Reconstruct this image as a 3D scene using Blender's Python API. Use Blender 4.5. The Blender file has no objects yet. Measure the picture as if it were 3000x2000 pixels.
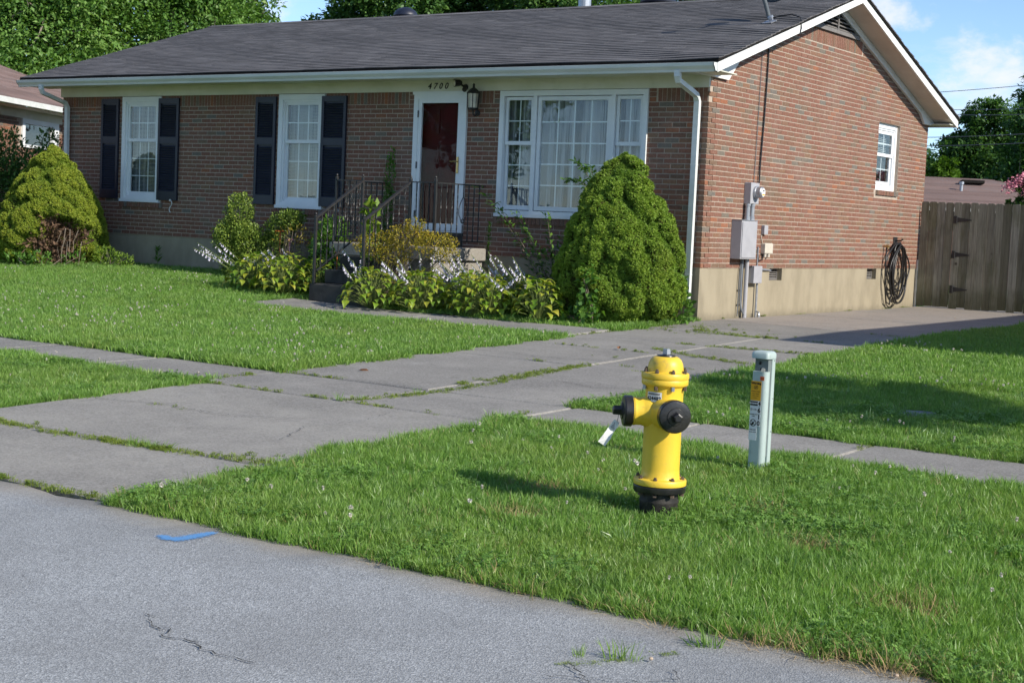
import bpy, math, random
import numpy as np
from mathutils import Vector, Matrix

# ------------------------------------------------------------------ camera, sky, sun, exposure
R = math.radians
rng = np.random.default_rng(11)
random.seed(11)
sc = bpy.context.scene
col = sc.collection

CF = 4455.0                                   # focal length in pixels of a 3000 px wide frame
CYAW, CPIT, CROLL = R(34.67), R(4.45), R(2.55)
CC = np.array([9.356, -17.782, 0.481])
_F = np.array([-math.sin(CYAW)*math.cos(CPIT), math.cos(CYAW)*math.cos(CPIT), -math.sin(CPIT)])
_R = np.array([math.cos(CYAW), math.sin(CYAW), 0.0])
_U = np.cross(_R, _F)
_R, _U = math.cos(CROLL)*_R + math.sin(CROLL)*_U, -math.sin(CROLL)*_R + math.cos(CROLL)*_U
cd = bpy.data.cameras.new('camera')
cam = bpy.data.objects.new('camera', cd)
col.objects.link(cam)
cam.matrix_world = Matrix(((_R[0], _U[0], -_F[0], CC[0]), (_R[1], _U[1], -_F[1], CC[1]),
                           (_R[2], _U[2], -_F[2], CC[2]), (0, 0, 0, 1)))
cd.sensor_width = 36.0
cd.lens = CF/3000*36
cd.clip_start = 0.1
cd.clip_end = 3000
cd.dof.use_dof = True
cd.dof.focus_distance = 9.0
cd.dof.aperture_fstop = 15.0
sc.camera = cam

SUN_EL, SUN_AZ = R(31), R(-1.5)                  # azimuth measured from +X towards +Y
SDIR = Vector((math.cos(SUN_AZ)*math.cos(SUN_EL), math.sin(SUN_AZ)*math.cos(SUN_EL), math.sin(SUN_EL)))
w = bpy.data.worlds.new('World')
sc.world = w
w.use_nodes = True
nt = w.node_tree
nt.nodes.clear()
def wn(t, **k):
    n = nt.nodes.new(t)
    for a, b in k.items(): setattr(n, a, b)
    return n
L = nt.links.new
out = wn('ShaderNodeOutputWorld'); bg = wn('ShaderNodeBackground'); sky = wn('ShaderNodeTexSky')
sky.sky_type = 'NISHITA'; sky.sun_disc = False
sky.sun_elevation = SUN_EL
sky.sun_rotation = R(90) - SUN_AZ
sky.altitude = 150; sky.air_density = .7; sky.dust_density = .1; sky.ozone_density = 3.0
bg.inputs[1].default_value = 0.13
tc = wn('ShaderNodeTexCoord')
nz = wn('ShaderNodeTexNoise'); nz.inputs['Scale'].default_value = 26; nz.inputs['Detail'].default_value = 7; nz.inputs['Roughness'].default_value = .6
mp = wn('ShaderNodeMapping'); mp.inputs['Scale'].default_value = (1, 1, 1.5)
L(tc.outputs['Generated'], mp.inputs[0]); L(mp.outputs[0], nz.inputs['Vector'])
# scattered cumulus all round the sky; unseen cover increased to brighten the shade
nz2 = wn('ShaderNodeTexNoise'); nz2.inputs['Scale'].default_value = 5.5; nz2.inputs['Detail'].default_value = 8; nz2.inputs['Roughness'].default_value = .58
mp2 = wn('ShaderNodeMapping'); mp2.inputs['Scale'].default_value = (1, 1, 2.6); mp2.inputs['Location'].default_value = (3.1, 1.4, .6)
L(tc.outputs['Generated'], mp2.inputs[0]); L(mp2.outputs[0], nz2.inputs['Vector'])
mr = wn('ShaderNodeMapRange'); mr.interpolation_type = 'SMOOTHSTEP'
mr.inputs['From Min'].default_value = .55; mr.inputs['From Max'].default_value = .70
L(nz2.outputs['Fac'], mr.inputs['Value'])
last = mr.outputs[0]
for (dx, dy, dz), rad in [((-.312, .944, .108), .026), ((-.298, .949, .096), .020), ((-.365, .920, .150), .030), ((-.71, .693, .128), .035), ((-.36, .93, .085), .02), ((-.292,.951,.112), .015)]:
    dn = wn('ShaderNodeVectorMath', operation='DISTANCE'); dn.inputs[1].default_value = Vector((dx, dy, dz)).normalized()
    L(tc.outputs['Generated'], dn.inputs[0])
    ma = wn('ShaderNodeMath', operation='MULTIPLY_ADD'); ma.inputs[1].default_value = rad*3.4; 
    L(nz.outputs['Fac'], ma.inputs[0]); L(dn.outputs['Value'], ma.inputs[2])
    m2 = wn('ShaderNodeMapRange'); m2.interpolation_type = 'SMOOTHSTEP'
    m2.inputs['From Min'].default_value = rad*2.65; m2.inputs['From Max'].default_value = rad*1.75
    m2.inputs['To Min'].default_value = 0; m2.inputs['To Max'].default_value = .85
    L(ma.outputs[0], m2.inputs['Value'])
    mx = wn('ShaderNodeMath', operation='MAXIMUM'); L(last, mx.inputs[0]); L(m2.outputs[0], mx.inputs[1]); last = mx.outputs[0]
mix = wn('ShaderNodeMixRGB'); mix.inputs['Color2'].default_value = (4.6, 4.8, 5.2, 1)
L(last, mix.inputs['Fac']); L(sky.outputs[0], mix.inputs['Color1']); L(mix.outputs[0], bg.inputs[0]); L(bg.outputs[0], out.inputs[0])

sd = bpy.data.lights.new('sun', 'SUN'); sd.energy = 3.75; sd.angle = R(.53); sd.color = (1.0, .93, .82)
sun = bpy.data.objects.new('sun', sd); col.objects.link(sun)
sun.location = (30, -10, 25)
sun.rotation_euler = SDIR.to_track_quat('Z', 'Y').to_euler()
sc.view_settings.view_transform = 'Standard'; sc.view_settings.look = 'None'
sc.view_settings.exposure = 0.65; sc.view_settings.gamma = 1.0; sc.view_settings.use_curve_mapping = False
sc.render.engine = 'CYCLES'
sc.cycles.max_bounces = 6; sc.cycles.transparent_max_bounces = 12; sc.cycles.diffuse_bounces = 3
sc.cycles.use_denoising = True

# ------------------------------------------------------------------ helpers
def depth(P):
    return (np.asarray(P) - CC) @ _F
def project(P):
    d = np.asarray(P, float) - CC
    z = d @ _F
    return 1500 + CF*(d @ _R)/z, 1000 - CF*(d @ _U)/z, z
def ss(a, b, x):
    t = np.clip((np.asarray(x, float) - a)/(b - a), 0, 1)
    return t*t*(3 - 2*t)
def gz(x, y):
    """height of the ground"""
    b = np.interp(y, [-40, -16, -12.7, -9.05, -7.9, 0, 12, 60], [-1.06, -1.06, -1.05, -.945, -.93, -.688, -.645, -.5])
    return b + .16*ss(-3, -8.5, x)*ss(-6, -.5, y)*(1 - ss(10, 20, y))
_ph = rng.uniform(0, 6.28, (24, 3)); _dr = rng.normal(0, 1, (24, 2))
def vnoise(x, y, s):
    """smooth 2-D noise about 0, roughly -1..1"""
    v = 0
    for k in range(12):
        d = _dr[k]/np.linalg.norm(_dr[k])*(.6 + .09*k)
        v = v + np.sin((x*d[0] + y*d[1])/s*3 + _ph[k, 0]) * np.cos((x*d[1]*.7 - y*d[0]*.6)/s*3 + _ph[k, 1])
    return v/4.2
def lin(r, g, b):
    f = lambda c: (c/255/12.92) if c/255 <= .04045 else ((c/255 + .055)/1.055)**2.4
    return (f(r), f(g), f(b), 1)

WL = {}                                        # world location of things made with empty()
def wloc(o): return np.array(WL.get(o.name, (0, 0, 0)), float)
def tag(o, label=None, cat=None, group=None, kind=None):
    if label: o['label'] = label
    if cat: o['category'] = cat
    if group: o['group'] = group
    if kind: o['kind'] = kind
    return o
def empty(name, loc, label=None, cat=None, group=None, kind=None, rz=0):
    o = bpy.data.objects.new(name, None); col.objects.link(o)
    o.location = loc; o.rotation_euler = (0, 0, rz); o.empty_display_size = .1
    WL[o.name] = tuple(loc)
    return tag(o, label, cat, group, kind)
def link(name, me, parent=None, loc=(0, 0, 0)):
    o = bpy.data.objects.new(name, me); col.objects.link(o)
    o.location = loc
    if parent is not None: o.parent = parent
    return o
def copy_tree(o, parent=None, loc=None):
    c = o.copy(); col.objects.link(c); c.parent = parent
    if loc is not None: c.location = loc
    for ch in o.children: copy_tree(ch, c)
    return c

class MB:
    """collects shapes; build() links them as one mesh object. Coordinates are world, or local to a rotated parent when loc is given"""
    def __init__(s): s.v = []; s.f = []; s.t = []; s.m = []; s.tone = .5; s.mi = 0; s.smooth = []; s.sm = False
    def add(s, vs, fs):
        n = len(s.v); s.v += [tuple(map(float, p)) for p in vs]
        for f in fs:
            s.f.append(tuple(i + n for i in f)); s.t.append(s.tone); s.m.append(s.mi); s.smooth.append(s.sm)
        return s
    def box(s, x0, x1, y0, y1, z0, z1):
        return s.add([(x0, y0, z0), (x1, y0, z0), (x1, y1, z0), (x0, y1, z0), (x0, y0, z1), (x1, y0, z1), (x1, y1, z1), (x0, y1, z1)],
                     [(0, 3, 2, 1), (4, 5, 6, 7), (0, 1, 5, 4), (1, 2, 6, 5), (2, 3, 7, 6), (3, 0, 4, 7)])
    def bbox(s, x0, x1, y0, y1, z0, z1, b=.004):
        """box with chamfered vertical and horizontal edges"""
        def ring(z, i): return [(x0+i, y0+i+0, z), (x1-i, y0+i, z), (x1-i, y1-i, z), (x0+i, y1-i, z)]
        rings = [ring(z0, b), ring(z0+b, 0), ring(z1-b, 0), ring(z1, b)]
        vs = sum(rings, []); fs = [(3, 2, 1, 0), (12, 13, 14, 15)]
        for k in range(3):
            for i in range(4): fs.append((4*k+i, 4*k+(i+1) % 4, 4*k+4+(i+1) % 4, 4*k+4+i))
        return s.add(vs, fs)
    def hexa(s, p8): return s.add(p8, [(0, 3, 2, 1), (4, 5, 6, 7), (0, 1, 5, 4), (1, 2, 6, 5), (2, 3, 7, 6), (3, 0, 4, 7)])
    def obox(s, c, ax, ay, az):
        c, ax, ay, az = (np.array(q, float) for q in (c, ax, ay, az))
        return s.hexa([c-ax-ay-az, c+ax-ay-az, c+ax+ay-az, c-ax+ay-az, c-ax-ay+az, c+ax-ay+az, c+ax+ay+az, c-ax+ay+az])
    def prism(s, poly, vec):
        """closed polygon (3-D points) pushed along vec"""
        n = len(poly); vec = np.array(vec, float)
        vs = [np.array(p, float) for p in poly] + [np.array(p, float) + vec for p in poly]
        return s.add(vs, [tuple(range(n))[::-1], tuple(range(n, 2*n))] + [(i, (i+1) % n, n+(i+1) % n, n+i) for i in range(n)])
    def tube(s, pts, r, n=8, cap=True):
        P = [np.array(p, float) for p in pts]; m = len(P)
        rr = r if hasattr(r, '__len__') else [r]*m
        vs = []; up = None
        for i in range(m):
            d = P[min(i+1, m-1)] - P[max(i-1, 0)]; d = d/(np.linalg.norm(d)+1e-9)
            if up is None:
                up = np.array([0, 0, 1.]) if abs(d[2]) < .9 else np.array([1., 0, 0])
            a = np.cross(d, up); a = a/(np.linalg.norm(a)+1e-9); b = np.cross(a, d); up = b
            for k in range(n):
                t = 2*math.pi*k/n; vs.append(P[i] + rr[i]*(a*math.cos(t) + b*math.sin(t)))
        fs = [(i*n+k, i*n+(k+1) % n, (i+1)*n+(k+1) % n, (i+1)*n+k) for i in range(m-1) for k in range(n)]
        if cap: fs += [tuple(range(n))[::-1], tuple(range((m-1)*n, m*n))]
        return s.add(vs, fs)
    def lathe(s, prof, c=(0, 0, 0), axis=(0, 0, 1), n=24):
        """prof: (radius, height along the axis)"""
        c = np.array(c, float); az = np.array(axis, float); az = az/np.linalg.norm(az)
        t = np.array([1., 0, 0]) if abs(az[0]) < .9 else np.array([0, 1., 0])
        a = np.cross(az, t); a = a/np.linalg.norm(a); b = np.cross(az, a)
        vs = []; m = len(prof)
        for r, h in prof:
            for k in range(n):
                q = 2*math.pi*k/n; vs.append(c + az*h + max(r, 1e-5)*(a*math.cos(q) + b*math.sin(q)))
        fs = [(i*n+k, i*n+(k+1) % n, (i+1)*n+(k+1) % n, (i+1)*n+k) for i in range(m-1) for k in range(n)]
        fs += [tuple(range(n))[::-1], tuple(range((m-1)*n, m*n))]
        return s.add(vs, fs)
    def mesh(s, name, mats, org=(0, 0, 0)):
        me = bpy.data.meshes.new(name)
        o = np.array(org, float)
        me.from_pydata([tuple(np.array(p) - o) for p in s.v], [], s.f)
        for m in (mats if isinstance(mats, (list, tuple)) else [mats]): me.materials.append(m)
        a = me.attributes.new('tone', 'FLOAT', 'FACE'); a.data.foreach_set('value', np.array(s.t, np.float32))
        if any(s.m): me.polygons.foreach_set('material_index', np.array(s.m, np.int32))
        if any(s.smooth): me.polygons.foreach_set('use_smooth', np.array(s.smooth, bool))
        me.update(); return me
    def build(s, name, mats, parent=None, local=False, smooth=None):
        """world coordinates unless local (then relative to the parent's own frame)"""
        if smooth is not None: s.smooth = [True]*len(s.f)
        V = np.array(s.v)
        if local or len(V) == 0: org = np.zeros(3); loc = (0, 0, 0)
        else:
            base = np.array([(V[:, 0].min()+V[:, 0].max())/2, (V[:, 1].min()+V[:, 1].max())/2, V[:, 2].min()])
            org = base
            pl = wloc(parent) if parent is not None else np.zeros(3)
            loc = tuple(base - pl)
        me = s.mesh(name, mats, org)
        if smooth is not None and smooth is not True:
            me.set_sharp_from_angle(angle=R(smooth))
        o = link(name, me, parent, loc)
        WL[o.name] = tuple(org)
        return o
def npmesh(name, V, F, mat, tone=None, vattr=None):
    """large meshes straight from arrays; F is (M,k)"""
    me = bpy.data.meshes.new(name); V = np.asarray(V, np.float32); F = np.asarray(F, np.int32)
    m, k = F.shape
    me.vertices.add(len(V)); me.vertices.foreach_set('co', V.ravel())
    me.loops.add(m*k); me.loops.foreach_set('vertex_index', F.ravel())
    me.polygons.add(m); me.polygons.foreach_set('loop_start', np.arange(0, m*k, k, dtype=np.int32))
    try: me.polygons.foreach_set('loop_total', np.full(m, k, np.int32))
    except Exception: pass
    for q in (mat if isinstance(mat, (list, tuple)) else [mat]): me.materials.append(q)
    if tone is not None:
        a = me.attributes.new('tone', 'FLOAT', 'FACE'); a.data.foreach_set('value', np.asarray(tone, np.float32))
    me.update(calc_edges=True); me.validate()
    return me
def unit(a): return a/(np.linalg.norm(a, axis=-1, keepdims=True) + 1e-9)
def leaf_quads(pos, d, nrm, Ln, Wd, fold=.25):
    """rhombus leaves: base, side, tip, side"""
    d = unit(d); s = unit(np.cross(d, nrm)); u = np.cross(s, d)
    Ln = Ln[:, None]; Wd = Wd[:, None]
    mid = pos + d*Ln*.45 + u*Wd*fold
    V = np.stack([pos, mid + s*Wd*.5, pos + d*Ln, mid - s*Wd*.5], 1).reshape(-1, 3)
    F = np.arange(len(pos)*4).reshape(-1, 4)
    return V, F

# ------------------------------------------------------------------ materials
def newmat(name):
    m = bpy.data.materials.new(name); m.use_nodes = True
    t = m.node_tree; t.nodes.clear()
    o = t.nodes.new('ShaderNodeOutputMaterial')
    return m, t, o
def ramp(t, fac, stops, interp='LINEAR'):
    r = t.nodes.new('ShaderNodeValToRGB'); cr = r.color_ramp; cr.interpolation = interp
    while len(cr.elements) < len(stops): cr.elements.new(.5)
    for e, (p, c) in zip(cr.elements, stops):
        e.position = p; e.color = c if len(c) == 4 else (*c, 1)
    t.links.new(fac, r.inputs[0]); return r.outputs[0]
def noise(t, vec, scale, detail=4, rough=.55, sx=(1, 1, 1)):
    n = t.nodes.new('ShaderNodeTexNoise'); n.inputs['Scale'].default_value = scale
    n.inputs['Detail'].default_value = detail; n.inputs['Roughness'].default_value = rough
    if sx != (1, 1, 1):
        mp = t.nodes.new('ShaderNodeMapping'); mp.inputs['Scale'].default_value = sx
        t.links.new(vec, mp.inputs[0]); vec = mp.outputs[0]
    t.links.new(vec, n.inputs['Vector']); return n.outputs['Fac']
def mixc(t, fac, a, b, mode='MIX'):
    m = t.nodes.new('ShaderNodeMixRGB'); m.blend_type = mode
    for sck, v in ((m.inputs[0], fac), (m.inputs[1], a), (m.inputs[2], b)):
        if isinstance(v, (int, float)): sck.default_value = v
        elif isinstance(v, (tuple, list)): sck.default_value = v if len(v) == 4 else (*v, 1)
        else: t.links.new(v, sck)
    return m.outputs[0]
def mrange(t, v, a, b, c=0, d=1):
    m = t.nodes.new('ShaderNodeMapRange'); m.interpolation_type = 'SMOOTHSTEP'
    for n_, q in (('From Min', a), ('From Max', b), ('To Min', c), ('To Max', d)): m.inputs[n_].default_value = q
    t.links.new(v, m.inputs['Value']); return m.outputs[0]
def bumpn(t, h, strength=.4, dist=.01):
    b = t.nodes.new('ShaderNodeBump'); b.inputs['Strength'].default_value = strength; b.inputs['Distance'].default_value = dist
    t.links.new(h, b.inputs['Height']); return b.outputs[0]
def attr(t, name):
    a = t.nodes.new('ShaderNodeAttribute'); a.attribute_name = name; return a.outputs['Fac']
def geo(t): return t.nodes.new('ShaderNodeNewGeometry').outputs['Position']
def objc(t): return t.nodes.new('ShaderNodeTexCoord').outputs['Object']
def orand(t): return t.nodes.new('ShaderNodeObjectInfo').outputs['Random']
def prin(t, o, colr, rough=.6, spec=.5, metal=0, normal=None, **k):
    p = t.nodes.new('ShaderNodeBsdfPrincipled')
    for sck, v in (('Base Color', colr), ('Roughness', rough), ('Specular IOR Level', spec), ('Metallic', metal)):
        if isinstance(v, (int, float)): p.inputs[sck].default_value = v
        elif isinstance(v, (tuple, list)): p.inputs[sck].default_value = v if len(v) == 4 else (*v, 1)
        else: t.links.new(v, p.inputs[sck])
    if normal is not None: t.links.new(normal, p.inputs['Normal'])
    for a, b in k.items(): p.inputs[a].default_value = b
    if o is not None: t.links.new(p.outputs[0], o.inputs[0])
    return p
def simple(name, c1, c2=None, scale=6, rough=.6, spec=.4, bump=0, bscale=40, metal=0, lo=.35, hi=.65, sx=(1, 1, 1), dirt=None, dscale=2.0, dlo=.55, dhi=.8):
    """base colour broken up by noise, optional dirt and relief"""
    m, t, o = newmat(name); P = geo(t)
    c = mixc(t, mrange(t, noise(t, P, scale, 5, .6, sx), lo, hi), c1, c2) if c2 else c1
    if dirt: c = mixc(t, mrange(t, noise(t, P, dscale, 6, .65), dlo, dhi), c, dirt)
    n = bumpn(t, noise(t, P, bscale, 5, .6, sx), bump, .006) if bump else None
    prin(t, o, c, rough, spec, metal, n); return m

def brick_mat(name, stops):
    m, t, o = newmat(name); P = geo(t)
    c = ramp(t, attr(t, 'tone'), stops, 'LINEAR')
    wire = noise(t, P, 90, 4, .6, (1, 1, .16))           # vertical drag marks of wire-cut brick
    c = mixc(t, mrange(t, wire, .35, .7, 0, .35), c, (.10, .055, .04))
    c = mixc(t, mrange(t, noise(t, P, 28, 5), .45, .75, 0, .35), c, (.36, .24, .18))
    c = mixc(t, mrange(t, noise(t, P, 1.1, 4), .45, .75, 0, .28), c, (.24, .19, .16))
    prin(t, o, c, .85, .25, 0, bumpn(t, wire, .55, .006)); return m
BR_STOPS = [(0, (.150, .144, .126)), (.10, (.170, .150, .116)), (.16, (.178, .118, .076)), (.34, (.202, .108, .070)), (.52, (.212, .096, .065)),
            (.72, (.230, .105, .071)), (.88, (.215, .131, .080)), (.95, (.265, .108, .060)), (1, (.31, .118, .058))]
M_brick = brick_mat('brick_red', BR_STOPS)
M_mortar = simple('mortar', (.46, .385, .31), (.38, .315, .255), 9, .95, .15, .4, 120)
M_sill = M_brick
M_stucco = None
def stucco():
    m, t, o = newmat('foundation_cement'); P = geo(t)
    c = mixc(t, mrange(t, noise(t, P, 3, 6, .6, (1, 1, .45)), .35, .7), (.345, .300, .215), (.275, .238, .168))
    c = mixc(t, mrange(t, noise(t, P, 1.3, 6, .7, (1, 1, .6)), .52, .78, 0, .55), c, (.19, .165, .125))
    sep = t.nodes.new('ShaderNodeSeparateXYZ'); t.links.new(P, sep.inputs[0])
    n2 = noise(t, P, 6, 5, .7)
    ad = t.nodes.new('ShaderNodeMath'); ad.operation = 'MULTIPLY_ADD'; ad.inputs[1].default_value = .22; t.links.new(n2, ad.inputs[0]); t.links.new(sep.outputs[2], ad.inputs[2])
    c = mixc(t, mrange(t, ad.outputs[0], -.45, -.60, 0, .5), c, (.15, .13, .095))      # splash dirt along the ground
    prin(t, o, c, .92, .2, 0, bumpn(t, noise(t, P, 35, 6, .7), .35, .012)); return m
M_stucco = stucco()
M_white = simple('white_trim_paint', (.80, .80, .77), (.74, .74, .70), 3, .55, .4, .06, 60, dirt=(.62, .60, .52), dscale=3, dlo=.62, dhi=.85)
M_cream = simple('frieze_paint', (.74, .73, .64), (.66, .66, .55), 2.2, .6, .35, .08, 50, dirt=(.42, .44, .28), dscale=1.7, dlo=.58, dhi=.9)
M_gutter = simple('gutter_enamel', (.72, .74, .72), (.62, .65, .62), 5, .4, .5, .04, 30, sx=(.25, 1, 1), dirt=(.40, .42, .36), dscale=4, dlo=.6, dhi=.85)
M_vinyl = simple('window_vinyl', (.80, .82, .82), (.74, .77, .78), 3, .4, .5)
M_soffit = simple('soffit_paint', (.66, .60, .52), (.58, .52, .45), 2, .7, .3, .05, 50)
M_shut = simple('shutter_black', (.011, .015, .030), (.016, .020, .037), 5, .45, .5, .05, 60, dirt=(.05, .05, .055), dscale=6, dlo=.66, dhi=.9)
M_vent = simple('vent_grey_paint', (.20, .19, .18), (.16, .15, .145), 6, .7, .3, .1, 50)
M_crack = simple('crack_shadow', (.06, .06, .06), (.04, .04, .04), 9, .9, .1)
M_dark = simple('dark_void', (.012, .011, .010), (.02, .018, .016), 5, .9, .1)
def glassmat(name, f0, tint=(1, 1, 1)):
    """thin pane: Schlick reflection that is the same from both faces"""
    m, t, o = newmat(name)
    g = t.nodes.new('ShaderNodeNewGeometry'); dt = t.nodes.new('ShaderNodeVectorMath'); dt.operation = 'DOT_PRODUCT'
    t.links.new(g.outputs['Normal'], dt.inputs[0]); t.links.new(g.outputs['Incoming'], dt.inputs[1])
    def mth(op, a, b=None):
        n = t.nodes.new('ShaderNodeMath'); n.operation = op
        for i_, v in enumerate((a, b)):
            if v is None: continue
            if isinstance(v, (int, float)): n.inputs[i_].default_value = v
            else: t.links.new(v, n.inputs[i_])
        return n.outputs[0]
    f = mth('ADD', mth('MULTIPLY', mth('POWER', mth('SUBTRACT', 1.0, mth('ABSOLUTE', dt.outputs['Value'])), 5.0), .9*(1-f0)), f0)
    tr = t.nodes.new('ShaderNodeBsdfTransparent'); tr.inputs[0].default_value = (*tint, 1)
    gl = t.nodes.new('ShaderNodeBsdfGlossy'); gl.inputs['Roughness'].default_value = .012
    nb = noise(t, geo(t), 2.2, 2); t.links.new(bumpn(t, nb, .05, .05), gl.inputs['Normal'])
    mx = t.nodes.new('ShaderNodeMixShader'); t.links.new(f, mx.inputs[0]); t.links.new(tr.outputs[0], mx.inputs[1]); t.links.new(gl.outputs[0], mx.inputs[2])
    t.links.new(mx.outputs[0], o.inputs[0]); return m
M_glass = glassmat('window_glass', .055, (.95, .97, .97))
M_doorglass = glassmat('storm_door_glass', .010, (.95, .96, .96))
M_curtain = simple('sheer_curtain', (.44, .44, .46), (.075, .08, .09), 9, .9, .1, .1, 30, lo=.42, hi=.60, sx=(1, 1, .035))  # dark vertical bands paint the shade of the folds into the cloth colour
M_blind = simple('mini_blind', (.52, .56, .55), (.46, .50, .49), 8, .6, .3)
M_door = simple('red_door_paint', (.085, .007, .007), (.055, .006, .006), 4, .6, .12, .03, 40)
M_brass = simple('brass', (.62, .45, .20), (.5, .36, .16), 20, .3, .5, metal=1)
M_iron = simple('black_iron', (.020, .020, .021), (.035, .033, .032), 25, .45, .5, .15, 90, dirt=(.035, .033, .033), dscale=9, dlo=.62, dhi=.85)
M_galv = simple('galvanised_steel', (.42, .44, .47), (.34, .36, .39), 14, .42, .5, .05, 40, metal=.6)
M_panel = simple('grey_enamel', (.40, .40, .42), (.36, .36, .38), 6, .45, .45, .03, 30, dirt=(.30, .29, .29), dscale=5, dlo=.6, dhi=.9)
M_beige = simple('beige_plastic', (.58, .54, .45), (.52, .48, .40), 10, .5, .4)
M_rubber = simple('black_rubber', (.012, .012, .013), (.022, .021, .020), 14, .38, .5, .04, 60)
M_wood = None
def woodmat():
    m, t, o = newmat('weathered_fence_wood'); P = geo(t); rn = orand(t)
    c = ramp(t, attr(t, 'tone'), [(0, (.165, .160, .115)), (.35, (.250, .240, .178)), (.7, (.345, .335, .27)), (1, (.235, .212, .140))])
    g = noise(t, P, 34, 6, .7, (1, 1, .05))
    c = mixc(t, mrange(t, g, .38, .68, 0, .6), c, (.072, .058, .040))
    c = mixc(t, mrange(t, noise(t, P, 2.6, 5, .6, (1, 1, .4)), .48, .7, 0, .55), c, (.10, .105, .040))
    sep = t.nodes.new('ShaderNodeSeparateXYZ'); t.links.new(P, sep.inputs[0])
    nn = noise(t, P, 4, 4); ad = t.nodes.new('ShaderNodeMath'); ad.operation = 'MULTIPLY_ADD'; ad.inputs[1].default_value = .5; t.links.new(nn, ad.inputs[0]); t.links.new(sep.outputs[2], ad.inputs[2])
    c = mixc(t, mrange(t, ad.outputs[0], .10, -.35, 0, .6), c, (.060, .062, .026))
    kn = t.nodes.new('ShaderNodeTexVoronoi'); kn.inputs['Scale'].default_value = 2.3; t.links.new(P, kn.inputs['Vector'])
    c = mixc(t, mrange(t, kn.outputs['Distance'], .085, .03, 0, .8), c, (.045, .033, .022))
    prin(t, o, c, .88, .2, 0, bumpn(t, g, .6, .006)); return m
M_wood = woodmat()
def shinglemat(name, a, b, cc):
    m, t, o = newmat(name); P = geo(t)
    c = ramp(t, attr(t, 'tone'), [(0, a), (.6, b), (1, cc)])
    st = noise(t, P, 2.2, 6, .62, (.35, 1.6, 1.6))
    c = mixc(t, mrange(t, st, .50, .74, 0, .5), c, (.19, .185, .19))
    c = mixc(t, mrange(t, noise(t, P, .8, 5, .6, (.5, 1, 1)), .45, .75, 0, .35), c, (.045, .045, .047))
    gr = noise(t, P, 260, 3, .7)
    c = mixc(t, mrange(t, gr, .45, .7, 0, .4), c, (.26, .255, .26))
    prin(t, o, c, .9, .3, 0, bumpn(t, gr, .5, .004)); return m
M_shingle = shinglemat('charcoal_shingle', (.080, .076, .077), (.105, .100, .101), (.14, .134, .134))
M_shingle_b = shinglemat('brown_shingle', (.15, .096, .082), (.19, .125, .108), (.23, .155, .135))
def concmat(name, c1, c2, stain, crackv=.0):
    m, t, o = newmat(name); P = geo(t)
    c = mixc(t, mrange(t, noise(t, P, 2.1, 7, .65), .35, .68), c1, c2)
    c = mixc(t, mrange(t, noise(t, P, .62, 7, .68), .40, .66, 0, .9), c, stain)
    c = mixc(t, mrange(t, noise(t, P, 1.7, 7, .7, (1, .6, 1)), .56, .74, 0, .55), c, (.37, .355, .33))
    c = mixc(t, mrange(t, noise(t, P, 26, 6, .8), .46, .64, 0, .5), c, (.135, .128, .116))
    c = mixc(t, mrange(t, noise(t, P, 5.5, 7, .75, (1, .55, 1)), .55, .70, 0, .55), c, (.12, .113, .102))
    c = mixc(t, mrange(t, noise(t, P, 120, 3, .7), .42, .72, 0, .55), c, (.31, .30, .285))
    c = mixc(t, mrange(t, noise(t, P, 190, 2, .6), .60, .74, 0, .7), c, (.065, .062, .06))
    c = mixc(t, mrange(t, noise(t, P, 11, 6, .75), .62, .75, 0, .75), c, (.08, .077, .072))
    c = mixc(t, mrange(t, noise(t, P, 55, 4, .75), .38, .62, .45, 0), c, (.44, .425, .395))
    c = mixc(t, mrange(t, noise(t, P, 48, 4, .8), .58, .72, 0, .6), c, (.09, .085, .08))
    rn = orand(t); c = mixc(t, mrange(t, rn, 0, 1, 0, .16), c, (.16, .15, .135))
    prin(t, o, c, .88, .3, 0, bumpn(t, noise(t, P, 150, 4, .7), .55, .006)); return m
M_conc = concmat('driveway_concrete', (.282, .263, .230), (.200, .186, .163), (.128, .119, .105))
M_conc_l = concmat('apron_concrete', (.310, .290, .248), (.230, .214, .184), (.158, .147, .127))
M_conc_t = concmat('driveway_concrete_tan', (.305, .25, .20), (.245, .205, .17), (.185, .162, .14))
M_step = simple('step_concrete', (.075, .070, .061), (.042, .040, .036), 5, .9, .25, .4, 120, dirt=(.11, .105, .09), dscale=9, dlo=.58, dhi=.8)
M_slabtop = concmat('landing_concrete', (.33, .29, .235), (.27, .24, .195), (.20, .18, .15))
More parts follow.
